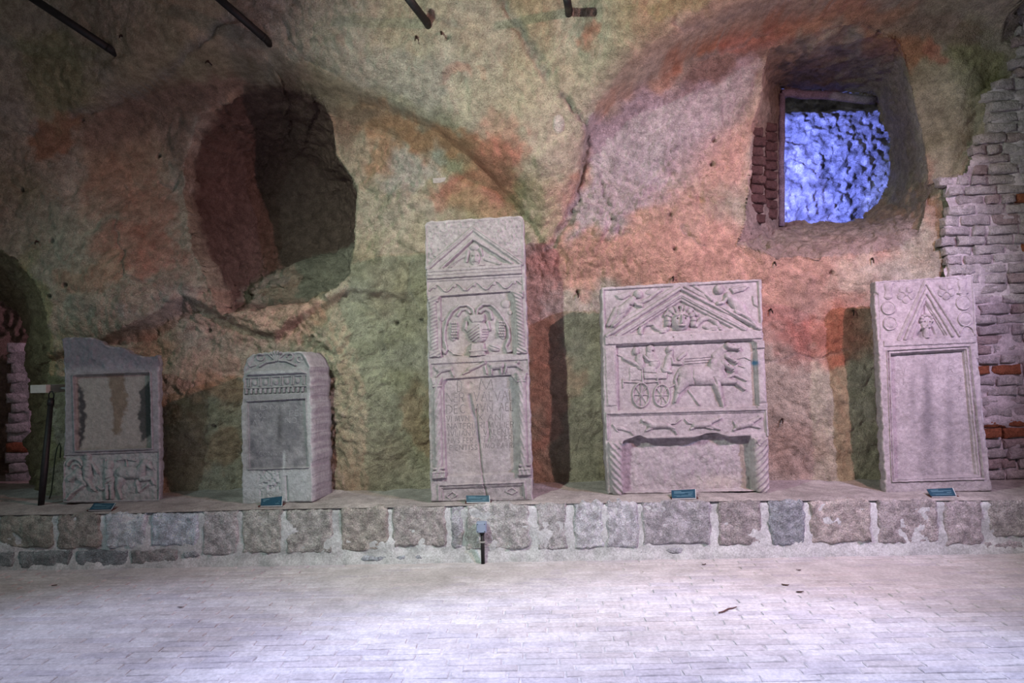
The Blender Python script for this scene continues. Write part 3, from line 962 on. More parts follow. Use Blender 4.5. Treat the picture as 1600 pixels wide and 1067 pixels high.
class Stele:
    def __init__(self, label, corners, depth, yaw_dy=0.0, lean=0.03, seed=0, tint=(0.43, 0.40, 0.43), dy=0.0):
        self.seed, self.depth, self.tint = seed, depth, np.array(tint)
        TL, TR, BR, BL = [np.array(c, float) for c in corners]
        bm = (BL + BR) / 2
        Yb = 6.2
        for _ in range(30):                         # stand it on the ledge
            p = at_y(bm[0], bm[1], Yb)
            Yb += (p[2] - float(shelf_z(p[0], Yb))) * 1.2
            Yb = min(max(Yb, 6.0), 6.5)
        Yb += dy
        A = Vector(at_y(*BL, Yb - yaw_dy / 2))
        B = Vector(at_y(*BR, Yb + yaw_dy / 2))
        ex = (B - A).normalized()
        ez = Vector((0, lean, 1)).normalized()
        ez = (ez - ex * ez.dot(ex)).normalized()
        ey = ez.cross(ex)
        self.O, self.ex, self.ey, self.ez = (A + B) / 2, ex, ey, ez
        m = Matrix.Identity(4)
        for i in range(3):
            m[i][0], m[i][1], m[i][2], m[i][3] = ex[i], ey[i], ez[i], self.O[i]
        self.root = empty('grave_stele', mat=m)
        tag(self.root, label, 'stele', 'carved grave stelae on the ledge')
        self.hfun = lambda a, b: np.zeros(np.shape(a))
        self.stain = None

    def loc(self, px, py):
        """photo px -> local (x, z) on the front plane"""
        d = ray(px, py)
        o = [self.O[i] - EYE[i] for i in range(3)]
        n = self.ey
        t = sum(o[i] * n[i] for i in range(3)) / sum(d[i] * n[i] for i in range(3))
        q = [EYE[i] + t * d[i] - self.O[i] for i in range(3)]
        return sum(q[i] * self.ex[i] for i in range(3)), sum(q[i] * self.ez[i] for i in range(3))

    def front(self, px, py):
        """height of the dressed face, with tooling"""
        n = 0.0022 * fbm(px / 7.0, py / 7.0, self.seed, 3, 201) + 0.0025 * fbm(px / 30.0, py / 30.0, self.seed, 2, 202)
        return 1.25 * self.hfun(px, py) + n

    def colour(self, px, py):
        n = fbm(px / 25.0, py / 25.0, self.seed, 4, 203)
        n2 = fbm(px / 4.0, py / 4.0, self.seed, 2, 204)
        c = self.tint * (1 + 0.12 * n + 0.10 * n2)[..., None]
        if self.stain is not None:
            for cc, m in self.stain(px, py):
                c = mixc(c, np.array(cc) * (0.78 if self.seed < 50 else 1.0), m)
        return np.clip(c, 0.015, 0.9)

    def slab(self, left, right, bottom, top, nu, nv, rnd=2.2, chip=1.2):
        u, v = np.linspace(0, 1, nu), np.linspace(0, 1, nv)
        L, R, B, T = arc_param(left, nv), arc_param(right, nv), arc_param(bottom, nu), arc_param(top, nu)
        U, V = np.meshgrid(u, v)
        P = []
        for k in (0, 1):
            P.append((1 - V) * B[None, :, k] + V * T[None, :, k] + (1 - U) * L[:, None, k] + U * R[:, None, k]
                     - ((1 - U) * (1 - V) * B[0, k] + U * (1 - V) * B[-1, k] + (1 - U) * V * T[0, k] + U * V * T[-1, k]))
        px, py = P
        wpx_, hpx = abs(B[-1, 0] - B[0, 0]), abs(L[0, 1] - L[-1, 1])
        eu, ev = np.minimum(U, 1 - U) * wpx_, np.minimum(V, 1 - V) * hpx
        # ragged edge
        near = np.exp(-eu / 3.0)
        px = px + near * chip * fbm(py / 9.0, self.seed, 0.5, 3, 205) * np.sign(0.5 - U)
        nearv = np.exp(-ev / 3.0) * (V > 0.5)
        py = py + nearv * chip * fbm(px / 9.0, self.seed, 2.5, 3, 206)
        h = self.front(px, py)
        e = np.minimum(eu, ev) + 0.9 * fbm(px / 5.0, py / 5.0, self.seed, 2, 207)
        q = np.clip(e / rnd, 0, 1)
        h = h - 0.012 * (1 - np.sqrt(np.clip(1 - (1 - q) ** 2, 0, 1)))
        x, z = self.loc(px, py)
        V3 = np.stack([x, -h, z], -1).reshape(-1, 3)
        worn = np.clip(1 - e / 3.2, 0, 1) * sst(-0.2, 0.5, fbm(px / 8.0, py / 8.0, self.seed, 2, 212))
        C = mixc(self.colour(px, py), self.tint * 1.35, 0.8 * worn).reshape(-1, 3)
        i = np.arange(nu * nv).reshape(nv, nu)
        Q = grid_quads(nv, nu)
        loop = np.concatenate([i[0, :-1], i[:-1, -1], i[-1, :0:-1], i[:0:-1, 0]])
        m = len(loop)
        prev, Qs, Vs, Cs = loop, [Q], [V3], [C]
        off = nu * nv
        for dd in np.linspace(0.25, 1, 6):
            w = V3[loop].copy()
            w[:, 1] = self.depth * dd
            amp = 0.006
            w[:, 0] += amp * fbm(w[:, 2] * 20, dd * 9, self.seed, 3, 208)
            w[:, 2] += np.where(w[:, 2] > 0.03, amp * fbm(w[:, 0] * 20, dd * 9, self.seed, 3, 209), 0)
            cur = off + np.arange(m)
            Qs.append(np.stack([prev, cur, np.roll(cur, -1), np.roll(prev, -1)], -1))
            Vs.append(w)
            Cs.append(np.tile(self.tint * 0.95, (m, 1)))
            prev, off = cur, off + m
        Vs.append(np.mean(Vs[-1], axis=0, keepdims=True))
        Cs.append(self.tint[None])
        T3 = np.stack([prev, np.full(m, off), np.roll(prev, -1)], -1)
        return mesh_from('slab', np.concatenate(Vs), np.concatenate(Qs), MAT_STELE, self.root, np.concatenate(Cs), True, T3)

    def part(self, name, prims, res=0.62, wob=0.35, base=None, parent=None, label=None):
        """a carved figure as a mesh of its own, standing proud of the slab"""
        bx = [1e9, 1e9, -1e9, -1e9]
        def grow(x, y, r):
            bx[0], bx[1] = min(bx[0], x - r), min(bx[1], y - r)
            bx[2], bx[3] = max(bx[2], x + r), max(bx[3], y + r)
        for p in prims:
            if p[0] == 'c': grow(p[1], p[2], p[3]); grow(p[4], p[5], p[6])
            elif p[0] == 'l': [grow(x, y, p[2]) for x, y in p[1]]
            elif p[0] == 'e': grow(p[1], p[2], max(p[3], p[4]))
            elif p[0] == 'p': [grow(x, y, 0) for x, y in p[1]]
        px, py = np.meshgrid(np.arange(bx[0] - 1.5, bx[2] + 1.5, res), np.arange(bx[1] - 1.5, bx[3] + 1.5, res))
        qx = px + wob * fbm(px / 6.0, py / 6.0, self.seed, 2, 210)
        qy = py + wob * fbm(px / 6.0, py / 6.0, self.seed + 3, 2, 211)
        h = 1.7 * prim_height(prims, qx, qy)
        hb = self.front(px, py)
        x, z = self.loc(px, py)
        y = -(hb + np.where(h > 0, h, -0.004))
        Q = grid_quads(*px.shape)
        keep = (h.ravel()[Q] > 0).any(1)
        Q = Q[keep]
        used, inv = np.unique(Q, return_inverse=True)
        V3 = np.stack([x, y, z], -1).reshape(-1, 3)[used]
        C = self.colour(px, py).reshape(-1, 3)[used]
        o = mesh_from(name, V3, inv.reshape(-1, 4), MAT_STELE, parent or self.root, C)
        if label: o['label'] = label
        return o

    def lettering(self, lines, mat, parent=None, wob=0.3):
        """incised Roman capitals, their strokes dark with old dirt; lines: (text, x0, x1, y0, y1, slope, stroke px)"""
        V, Q = [], []
        rng = random.Random(self.seed + 77)
        for text, x0, x1, y0, y1, slope, sw in lines:
            n = len(text)
            adv = [0.5 if ch in ' ·' else (GLY_W.get(ch, 0.7) + 0.28) for ch in text]
            tot = sum(adv) - 0.28
            k = (x1 - x0) / tot
            cx = 0.0
            for ch, ad in zip(text, adv):
                gw = GLY_W.get(ch, 0.7)
                for st in GLYPH.get(ch, []):
                    for (ax, ay), (bx_, by_) in zip(st[:-1], st[1:]):
                        pts = []
                        for (a, b) in ((ax, ay), (bx_, by_)):
                            X_ = x0 + (cx + a * gw) * k + rng.uniform(-wob, wob) * 0.5
                            Y_ = y1 - b * (y1 - y0) + slope * (X_ - x0)
                            pts.append((X_, Y_))
                        (xa, ya), (xb, yb) = pts
                        L = math.hypot(xb - xa, yb - ya) + 1e-6
                        nx, ny = -(yb - ya) / L * sw / 2, (xb - xa) / L * sw / 2
                        m = max(1, int(L / 4))
                        row = []
                        for i in range(m + 1):
                            t = i / m
                            for s in (-1, 1):
                                row.append((xa + (xb - xa) * t + s * nx, ya + (yb - ya) * t + s * ny))
                        b0 = len(V)
                        V += row
                        for i in range(m):
                            Q.append([b0 + 2 * i, b0 + 2 * i + 1, b0 + 2 * i + 3, b0 + 2 * i + 2])
                cx += ad
        P = np.array(V)
        h = self.front(P[:, 0], P[:, 1]) + 0.0012
        x, z = self.loc(P[:, 0], P[:, 1])
        return tag(mesh_from('inscription', np.stack([x, -h, z], -1), Q, mat, parent or self.root, None, False), kind='stuff')


def arcp(cx, cy, rx, ry, a0, a1, n=6):
    return [(cx + rx * math.cos(math.radians(a0 + (a1 - a0) * i / n)), cy + ry * math.sin(math.radians(a0 + (a1 - a0) * i / n))) for i in range(n + 1)]


GLYPH = {'I': [[(.5, 0), (.5, 1)]], 'L': [[(0, 1), (0, 0), (1, 0)]], 'T': [[(0, 1), (1, 1)], [(.5, 1), (.5, 0)]],
         'E': [[(1, 1), (0, 1), (0, 0), (1, 0)], [(0, .52), (.8, .52)]], 'F': [[(1, 1), (0, 1), (0, 0)], [(0, .52), (.8, .52)]],
         'A': [[(0, 0), (.5, 1), (1, 0)], [(.2, .38), (.8, .38)]], 'V': [[(0, 1), (.5, 0), (1, 1)]], 'X': [[(0, 0), (1, 1)], [(0, 1), (1, 0)]],
         'Y': [[(0, 1), (.5, .5), (1, 1)], [(.5, .5), (.5, 0)]], 'N': [[(0, 0), (0, 1), (1, 0), (1, 1)]],
         'M': [[(0, 0), (.14, 1), (.5, .1), (.86, 1), (1, 0)]], 'H': [[(0, 0), (0, 1)], [(1, 0), (1, 1)], [(0, .5), (1, .5)]],
         'D': [[(0, 0), (0, 1), (.5, 1), (.9, .78), (1, .5), (.9, .22), (.5, 0), (0, 0)]],
         'P': [[(0, 0), (0, 1), (.7, 1), (1, .86), (1, .66), (.7, .5), (0, .5)]],
         'R': [[(0, 0), (0, 1), (.7, 1), (1, .86), (1, .66), (.7, .5), (0, .5)], [(.5, .5), (1, 0)]],
         'B': [[(0, 0), (0, 1), (.7, 1), (.9, .8), (.7, .54), (0, .54)], [(.7, .54), (1, .3), (.75, 0), (0, 0)]],
         'C': [[(1, .82), (.75, 1), (.35, .97), (.05, .7), (.05, .3), (.35, .03), (.75, 0), (1, .18)]],
         'G': [[(1, .82), (.75, 1), (.35, .97), (.05, .7), (.05, .3), (.35, .03), (.75, 0), (1, .15), (1, .42)]],
         'O': [[(.5, 1), (.13, .85), (0, .5), (.13, .15), (.5, 0), (.87, .15), (1, .5), (.87, .85), (.5, 1)]],
         'S': [[(.95, .85), (.6, 1), (.2, .92), (.1, .72), (.4, .53), (.75, .42), (.92, .25), (.7, .04), (.35, 0), (.05, .14)]]}
GLY_W = {'I': 0.12, 'M': 0.95, 'N': 0.75, 'O': 0.85, 'L': 0.5, 'E': 0.5, 'F': 0.5, 'T': 0.65, 'D': 0.75, 'A': 0.75, 'V': 0.75, 'S': 0.5, 'P': 0.5, 'R': 0.6, 'B': 0.55, 'X': 0.7}
MAT_INK = stone_mat('dirt_filled_letters', 0.2, 20, color=(0.21, 0.19, 0.205))
MAT_INK_FAINT = stone_mat('faint_worn_letters', 0.2, 20, color=(0.285, 0.26, 0.28))
MAT_INK_DARK = stone_mat('sooty_letters', 0.2, 20, color=(0.27, 0.27, 0.30))


def pol(px, py, pts, soft=0.8):
    return sst(-soft, soft, sdpoly(px, py, pts))


# ------------------------------------------------------------------ 1: tall stele with urn
S = Stele('tall narrow grey stele with vine urn relief and long Latin inscription, in the middle', [(664, 345), (817, 337), (833, 782), (673, 784)], 0.24, 0.0, 0.035, 11,
          (0.345, 0.315, 0.335))
up_panel = [(688, 463), (797, 455), (803, 463), (806, 552), (690, 558)]
lo_panel = [(693, 596), (697, 592), (798, 586), (802, 592), (808, 600), (810, 738), (697, 744), (692, 604)]
tymp = [(694, 417), (739, 375), (795, 410)]
tag_field = [(666, 350), (816, 340), (816, 408), (739, 352), (668, 416)]


def h_tall(a, b):
    h = -0.026 * pol(a, b, up_panel) - 0.030 * pol(a, b, lo_panel) - 0.014 * pol(a, b, tymp) - 0.006 * pol(a, b, tag_field)
    h = h + 0.006 * pol(a, b, tag_field) * np.clip(fbm(a / 3.5, b / 3.5, 0, 2, 220), 0, 1) * 1.6
    h = h - 0.012 * pol(a, b, [(673, 569), (824, 562), (826, 586), (674, 592)])
    h = h - 0.010 * pol(a, b, [(668, 440), (815, 432), (817, 453), (669, 461)])
    h = h - 0.014 * pol(a, b, [(690, 763), (816, 758), (817, 776), (692, 781)])
    crack = np.exp(-(sdline(a, b, [(744, 640), (748, 690), (752, 730), (757, 760), (762, 784)]) / 1.1) ** 2)
    gash = np.exp(-(sdline(a, b, [(733, 618), (737, 640), (742, 655)]) / 2.4) ** 2) + np.exp(-(sdline(a, b, [(762, 660), (764, 680), (761, 690)]) / 1.8) ** 2)
    return h - 0.016 * crack - 0.012 * gash - 0.012 * np.exp(-(np.hypot(a - 733, b - 600) / 4.0) ** 2)


S.hfun = h_tall
S.stain = lambda a, b: [((0.47, 0.38, 0.34), 0.55 * bump(a, b, 735, 640, 22, 90) + 0.4 * bump(a, b, 722, 560, 14, 40)),
                        ((0.27, 0.27, 0.31), 0.8 * np.exp(-(sdline(a, b, [(733, 618), (737, 640), (742, 655), (748, 690)]) / 2.6) ** 2)),
                        ((0.36, 0.36, 0.42), 0.5 * bump(a, b, 790, 615, 18, 30)),
                        ((0.40, 0.35, 0.35), 0.5 * bump(a, b, 700, 450, 50, 30)),
                        ((0.30, 0.28, 0.30), 0.6 * bump(a, b, 800, 778, 26, 8))]
S.slab([(673, 784), (664, 352)], [(833, 782), (818, 342)], [(673, 786), (833, 784)], [(664, 352), (666, 347), (671, 345.5), (812, 337), (816, 338.5), (818, 342)], 205, 560, 3.0, 1.0)
S.part('pediment', [('l', [(668, 419), (739, 357), (815, 411)], 4.2, 0.013), ('l', [(690, 419), (739, 373), (800, 411)], 2.4, 0.010),
                    ('g', [(668, 419), (739, 357), (815, 411)], 0.7, 0.006)])
S.part('cornice', [('p', [(667, 421), (815, 412), (816, 428), (667, 437)], 1.6, 0.013), ('g', [(667, 427), (815, 418)], 0.8, 0.008), ('g', [(667, 432), (815, 423)], 0.7, 0.006)])
S.part('gorgon_head', [('e', 742, 403, 8.5, 12, 0, 0.020), ('e', 741, 385, 8, 6, 0, 0.014), ('c', 731, 392, 3, 729, 408, 2.5, 0.013), ('c', 750, 388, 3, 753, 398, 2, 0.012),
                       ('c', 735, 417, 1.8, 757, 413, 1.8, 0.008), ('c', 742, 399, 1.6, 742, 407, 2, 0.024), ('d', 738, 400, 1.6, 0.010), ('d', 746, 400, 1.6, 0.010), ('g', [(738, 410), (746, 410)], 0.8, 0.008)])
S.part('wing_scroll', [('l', [(703, 417), (712, 408), (722, 401), (729, 398)], 3.0, 0.008), ('g', [(706, 414), (722, 404)], .7, .005)])
S.part('wing_scroll', [('l', [(758, 404), (768, 407), (780, 411)], 3.2, 0.008), ('e', 770, 402, 6, 3, 20, 0.007)])
wave = []
for i in range(60):
    t = i / 59
    wave.append((671 + 143 * t, 451 - 8 * t + 5.6 * math.sin(t * 2 * math.pi * 4.6 + 2.6)))
S.part('vine_scroll', [('l', wave, 1.5, 0.009)] + [('e', 671 + 143 * (k + .5) / 9.2, 451 - 8 * (k + .5) / 9.2 + (3 if k % 2 else -2.5), 3.4, 3.4, 30 * k, 0.008) for k in range(9)])
S.part('column', [('c', 676, 472, 6, 679, 552, 6, 0.014), ('p', [(667, 463), (688, 462), (685, 472), (669, 473)], 2, 0.014), ('p', [(670, 548), (690, 547), (691, 558), (670, 559)], 2, 0.014), ('t', 0.55, 1.15, 0.003)])
S.part('column', [('c', 810, 466, 6, 815, 546, 6, 0.014), ('p', [(800, 456), (818, 455), (818, 466), (804, 467)], 2, 0.014), ('p', [(806, 543), (824, 542), (825, 552), (806, 553)], 2, 0.014), ('t', -0.55, 1.15, 0.003)])
S.part('urn', [('e', 746, 517, 17.5, 19, 0, 0.034), ('p', [(732, 492), (757, 490), (758, 500), (754, 504), (738, 505), (732, 499)], 2.5, 0.030), ('c', 728, 503, 3, 727, 513, 3, 0.016),
               ('c', 762, 503, 3, 764, 514, 3, 0.018), ('c', 727, 513, 3, 731, 516, 3, 0.014), ('p', [(735, 536), (757, 535), (759, 555), (733, 557)], 3, 0.026), ('l', [(734, 549), (759, 547)], 2.6, 0.030)]
       + [('g', [(730, 520 + 5 * k), (748, 508 + 5 * k)], 1.0, 0.008) for k in range(5)] + [('g', [(754, 516 + 4 * k), (764, 515 + 4 * k)], 0.9, 0.008) for k in range(4)])
S.part('vine', [('l', [(741, 492), (738, 482), (730, 476), (718, 477), (706, 486), (698, 500), (694, 516), (694, 532), (698, 545), (694, 551), (692, 546)], 2.4, 0.016),
                ('l', [(734, 488), (728, 482), (720, 484), (715, 492)], 2.6, 0.012), ('e', 708, 482, 7, 3, -40, 0.008), ('e', 690, 497, 4, 5, 0, 0.007), ('l', [(701, 546), (708, 553), (722, 555)], 1.4, 0.008)])
S.part('vine', [('l', [(744, 492), (746, 482), (754, 475), (766, 475), (776, 483), (786, 497), (794, 512), (796, 527), (790, 541), (793, 549), (798, 548)], 2.6, 0.018),
                ('l', [(750, 487), (758, 482), (766, 487), (768, 497)], 3.2, 0.014), ('e', 790, 474, 8, 7, 0, 0.008), ('e', 797, 488, 4, 4, 0, 0.007)])
for gx, gy in ((709, 516), (783, 514)):
    S.part('grape_cluster', [('e', gx, gy, 8, 17, 8 if gx < 740 else -14, 0.012)] + [('e', gx - 3.5 + 3.6 * (k % 3) + (k // 3 % 2), gy - 11 + 4.2 * (k // 3), 2.3, 2.3, 0, 0.020) for k in range(18)])
S.part('leaf', [('e', 772, 543, 10, 6, 15, 0.016), ('g', [(764, 540), (781, 546)], .8, .008)])
S.part('animal_figure', [('c', 686, 579, 4, 704, 576, 3.6, 0.012), ('c', 682, 577, 3, 679, 574, 2, 0.010), ('c', 687, 582, 2, 681, 588, 1.6, 0.009), ('c', 704, 577, 2.4, 709, 588, 1.5, 0.009)])
S.part('animal_figure', [('c', 733, 577, 4, 748, 571, 3, 0.013), ('c', 733, 580, 2.2, 723, 584, 1.8, 0.011), ('c', 748, 571, 2.4, 757, 567, 2.4, 0.012), ('e', 757, 566, 3.6, 3.4, 0, 0.015)])
S.part('animal_figure', [('c', 770, 573, 5, 783, 571, 5, 0.017), ('c', 768, 577, 2.2, 768, 584, 1.8, 0.012), ('c', 783, 576, 2.2, 784, 583, 1.8, 0.012), ('c', 758, 573, 2.4, 760, 583, 2, 0.011), ('e', 765, 570, 3, 3, 0, 0.014)])
S.part('animal_figure', [('c', 792, 570, 4, 806, 570, 3.4, 0.014), ('c', 806, 570, 2.4, 815, 577, 1.8, 0.011), ('c', 791, 573, 2, 789, 582, 1.6, 0.011), ('e', 809, 566, 3, 2.6, 0, 0.014)])
for xs_, tw in (((683, 604, 686, 735), 0.5), ((815, 596, 819, 730), -0.5)):
    x0, y0, x1, y1 = xs_
    S.part('column', [('c', x0, y0, 6.5, x1, y1, 6.5, 0.022), ('p', [(x0 - 10, y0 - 14), (x0 + 9, y0 - 15), (x0 + 6, y0 - 2), (x0 - 7, y0 - 1)], 2, 0.020),
                      ('l', [(x0 - 6, y0), (x0 + 6, y0 - .5)], 1.8, 0.024), ('l', [(x1 - 8, y1 - 3), (x1 + 8, y1 - 4)], 2.4, 0.024), ('l', [(x1 - 9, y1 + 3), (x1 + 9, y1 + 2)], 2.8, 0.024),
                      ('p', [(x1 - 11, y1 + 4), (x1 + 11, y1 + 3), (x1 + 11, y1 + 12), (x1 - 11, y1 + 13)], 1.5, 0.020), ('t', 2 * tw, 0.42, 0.0016)])
S.part('base_panel_frame', [('l', [(686, 781), (685, 758), (819, 753), (821, 777)], 1.8, 0.008), ('l', [(692, 780), (691, 764), (814, 759), (815, 776)], 1.1, 0.005)])
S.part('base_diamond', [('l', [(697, 776), (706, 769), (714, 774), (704, 780), (697, 776)], 1.2, 0.006)])
S.part('base_diamond', [('l', [(790, 768), (800, 763), (808, 768), (800, 773), (790, 768)], 1.2, 0.006)])
S.lettering([('D', 714, 721, 594, 612, 0, 1.1), ('M', 748, 770, 592, 610, 0, 1.2), ('NER', 697, 724, 614, 628, 0.0, 1.1), ('VALVAL', 740, 802, 612, 627, -0.03, 1.1),
             ('DEC', 697, 726, 633, 646, -0.03, 1.2), ('MVN', 737, 769, 631, 644, -0.02, 1.2), ('AEL', 780, 802, 629, 642, -.02, 1.1),
             ('VI MVN', 697, 732, 650, 659, -.02, 1.1), ('X ANI', 746, 786, 647, 657, -.02, 1.1), ('NATERI', 699, 738, 662, 671, -.02, 1.0), ('RI MVLIER', 748, 802, 660, 669, -.02, 1.0),
             ('IVLIANV', 700, 742, 673, 682, -.02, 1.0), ('VALENTI', 755, 800, 671, 680, -.02, 1.0), ('NVS FER', 700, 738, 685, 693, -.02, 1.0), ('ET PATERI', 748, 803, 682, 691, -.02, 1.0),
             ('PIENTISS', 702, 745, 696, 704, -.02, 1.0), ('IMO PATRI', 755, 803, 693, 701, -.02, 1.0)], MAT_INK)

# ------------------------------------------------------------------ 2: broad stele with the wagon relief
S = Stele('broad grey stele with chariot and horse relief below a gabled gorgon head', [(940, 447), (1190, 434), (1201, 767), (950, 772)], 0.24, 0.0, 0.03, 22, (0.375, 0.34, 0.365))
ch_panel = [(963, 540), (1174, 531), (1181, 536), (1185, 634), (966, 642)]
lo_rec = [(973, 692), (976, 689), (992, 683), (1000, 681), (1012, 686), (1085, 684), (1105, 678), (1120, 677), (1138, 683), (1172, 681), (1175, 690), (1179, 766), (974, 769), (970, 730)]
spl = [(944, 453), (1052, 447), (946, 515)]
spr = [(1076, 446), (1185, 439), (1188, 505)]
tym = [(984, 521), (1064, 470), (1146, 513)]


def h_char(a, b):
    h = -0.030 * pol(a, b, ch_panel) - 0.080 * pol(a, b, lo_rec, 0.9) - 0.018 * pol(a, b, spl) - 0.018 * pol(a, b, spr) - 0.018 * pol(a, b, tym)
    h = h - 0.010 * pol(a, b, [(953, 650), (1194, 644), (1196, 676), (954, 684)])
    gouge = np.exp(-(sdline(a, b, [(1068, 450), (1120, 478), (1172, 510)]) / 1.6) ** 2)
    h = h - 0.016 * gouge - 0.010 * np.exp(-(np.hypot(a - 1062, b - 480) / 2.2) ** 4)
    wear = pol(a, b, lo_rec, 0.9)
    return h + wear * 0.006 * fbm(a / 10.0, b / 10.0, 4, 3, 221)


S.hfun = h_char
S.stain = lambda a, b: [((0.56, 0.53, 0.56), 0.7 * bump(a, b, 953, 458, 14, 8) + 0.6 * bump(a, b, 1168, 560, 8, 40) + .5 * bump(a, b, 968, 570, 6, 26)),
                        ((0.36, 0.33, 0.37), 0.6 * bump(a, b, 1080, 735, 50, 14) + 0.7 * bump(a, b, 958, 745, 10, 20)),
                        ((0.56, 0.50, 0.43), 0.5 * bump(a, b, 1130, 755, 40, 12)),
                        ((0.10, 0.22, 0.38), 1.3 * np.exp(-(np.hypot(a - 1180, b - 567) / 4.0) ** 2))]
S.slab([(950, 772), (944, 640), (940, 449)], [(1201, 767), (1201, 690), (1196, 640), (1193, 560), (1190, 436)], [(950, 772), (1201, 767)], [(940, 449), (1020, 444), (1062, 441), (1190, 436)], 320, 425, 2.2, 0.9)
S.part('pediment', [('l', [(948, 525), (1063, 450.5), (1188, 513)], 3.2, 0.016), ('l', [(966, 524), (1064, 461), (1164, 514)], 3.8, 0.012), ('g', [(966, 524), (1064, 463), (1164, 514)], .6, .004)])
S.part('architrave', [('p', [(944, 525), (1190, 516), (1191, 529), (945, 539)], 1.6, 0.010), ('d', 1052, 527, 1, .008), ('d', 1079, 524, 1, .008)])
S.part('gorgon_head', [('e', 1064, 500, 15, 17, 0, 0.040), ('c', 1064, 494, 2.6, 1064, 504, 3.4, 0.052), ('l', [(1055, 494), (1060, 492)], 2, 0.044), ('l', [(1068, 492), (1074, 494)], 2, 0.044),
                       ('l', [(1059, 509), (1069, 509)], 2, 0.045), ('l', arcp(1064, 502, 20, 20, 170, 370, 12), 5.2, 0.024), ('l', [(1040, 492), (1046, 484), (1058, 480)], 3.4, 0.018),
                       ('l', [(1068, 479), (1080, 483), (1089, 491)], 3.4, 0.018), ('d', 1062, 481, 2.4, 0.02), ('d', 1058, 498, 1.6, 0.014), ('d', 1070, 498, 1.6, 0.014)]
       + [('g', [(1064 + 16 * math.cos(a_), 502 + 16 * math.sin(a_)), (1064 + 25 * math.cos(a_), 502 + 25 * math.sin(a_))], 1.0, 0.010) for a_ in [math.pi + i * math.pi / 9 for i in range(10)]])
S.part('serpent', [('l', [(1001, 521), (1002, 512), (1009, 506), (1018, 506), (1026, 512), (1034, 517), (1042, 514)], 4.0, 0.017), ('g', [(1010, 513), (1020, 509)], 1.2, .010)])
S.part('serpent', [('l', [(1088, 508), (1096, 499), (1108, 496), (1118, 501), (1126, 512)], 4.2, 0.016), ('e', 1112, 511, 14, 4.5, 4, 0.016), ('d', 1108, 503, 2.2, .01)])
S.part('cupid', [('e', 998, 459, 7, 7.2, 0, 0.026), ('c', 989, 468, 6, 970, 487, 8.5, 0.024), ('c', 972, 489, 6.5, 958, 508, 4, 0.020), ('c', 964, 484, 5.5, 951, 508, 3.2, 0.017),
                 ('l', [(988, 468), (996, 476), (1002, 477)], 3.2, 0.022), ('l', [(990, 470), (1002, 472), (1014, 467), (1024, 458), (1033, 452)], 3.2, 0.014), ('e', 1019, 455, 10, 5, -12, 0.010),
                 ('p', [(961, 461), (983, 454), (986, 461), (973, 468), (967, 467)], 2.2, 0.012), ('g', [(984, 477), (996, 479)], 1.0, .012), ('g', [(962, 497), (974, 489)], .8, .006)])
S.part('cupid', [('e', 1124, 452, 8, 8, 0, 0.028), ('c', 1138, 462, 6, 1156, 480, 9.5, 0.026), ('c', 1158, 483, 7.5, 1172, 499, 4.5, 0.022), ('c', 1172, 499, 4.5, 1181, 511, 3, 0.018),
                 ('c', 1152, 487, 5, 1166, 490, 3.4, 0.016), ('l', [(1137, 464), (1131, 472), (1122, 474)], 3.4, 0.022), ('p', [(1140, 450), (1163, 444), (1172, 447), (1163, 455), (1146, 459)], 2.6, 0.013),
                 ('g', [(1146, 452), (1166, 448)], .8, .005), ('p', [(1176, 462), (1184, 461), (1186, 480), (1178, 476)], 2, 0.010), ('l', [(1086, 446), (1100, 455), (1112, 468)], 3, 0.010)])
S.part('column', [('p', [(1178, 546), (1194, 545), (1198, 630), (1184, 631)], 6, 0.014), ('p', [(1176, 534), (1194, 532), (1195, 544), (1178, 545)], 2, 0.012), ('p', [(1182, 631), (1199, 630), (1199, 638), (1182, 640)], 1.5, 0.010)])
S.part('pilaster', [('p', [(945, 545), (961, 544), (964, 634), (948, 635)], 3, 0.006)])


def wheel(cx, cy, rx, ry, n):
    ps = [('l', arcp(cx, cy, rx, ry, 0, 360, 28), 1.7, 0.011), ('e', cx, cy, 3, 3.6, 0, 0.012)]
    return ps + [('l', [(cx, cy), (cx + rx * math.cos(2 * math.pi * i / n), cy + ry * math.sin(2 * math.pi * i / n))], 0.95, 0.007) for i in range(n)]


S.part('wheel', wheel(1002.5, 617, 13, 19, 8))
S.part('wheel', wheel(1035, 617.5, 12, 17, 8))
S.part('wagon', [('l', [(974, 596), (1000, 597.5), (1031, 596)], 1.7, 0.010), ('l', [(974, 592), (974.5, 605)], 1.2, 0.009), ('p', [(984, 573), (1003, 572), (1003, 594), (984, 595)], 2.5, 0.006),
                 ('p', [(1006, 573), (1024, 571), (1028, 582), (1044, 582), (1043, 592), (1007, 592)], 2, 0.012), ('l', [(1004, 570), (1005, 597)], 1.8, 0.011), ('l', [(1028, 590), (1030, 600)], 1.6, 0.010),
                 ('l', [(1042, 607), (1055, 601), (1068, 592)], 1.4, 0.009), ('g', [(1007, 582), (1026, 583)], .8, .008)])
S.part('passenger', [('e', 994, 548, 5.5, 6.5, 0, 0.020), ('c', 1000, 558, 6, 1002, 572, 7, 0.017), ('c', 976, 559, 3.2, 990, 566, 3.4, 0.016), ('c', 990, 566, 3.2, 1004, 574, 2.6, 0.015), ('l', [(964, 553), (976, 558)], 1.2, 0.008)])
S.part('passenger', [('e', 1017, 545, 6.5, 7, 0, 0.020), ('c', 1017, 554, 7, 1024, 568, 8, 0.015), ('l', [(1007, 556), (1014, 563), (1028, 563)], 2.2, 0.019), ('d', 1020, 548, 1.4, .01)])
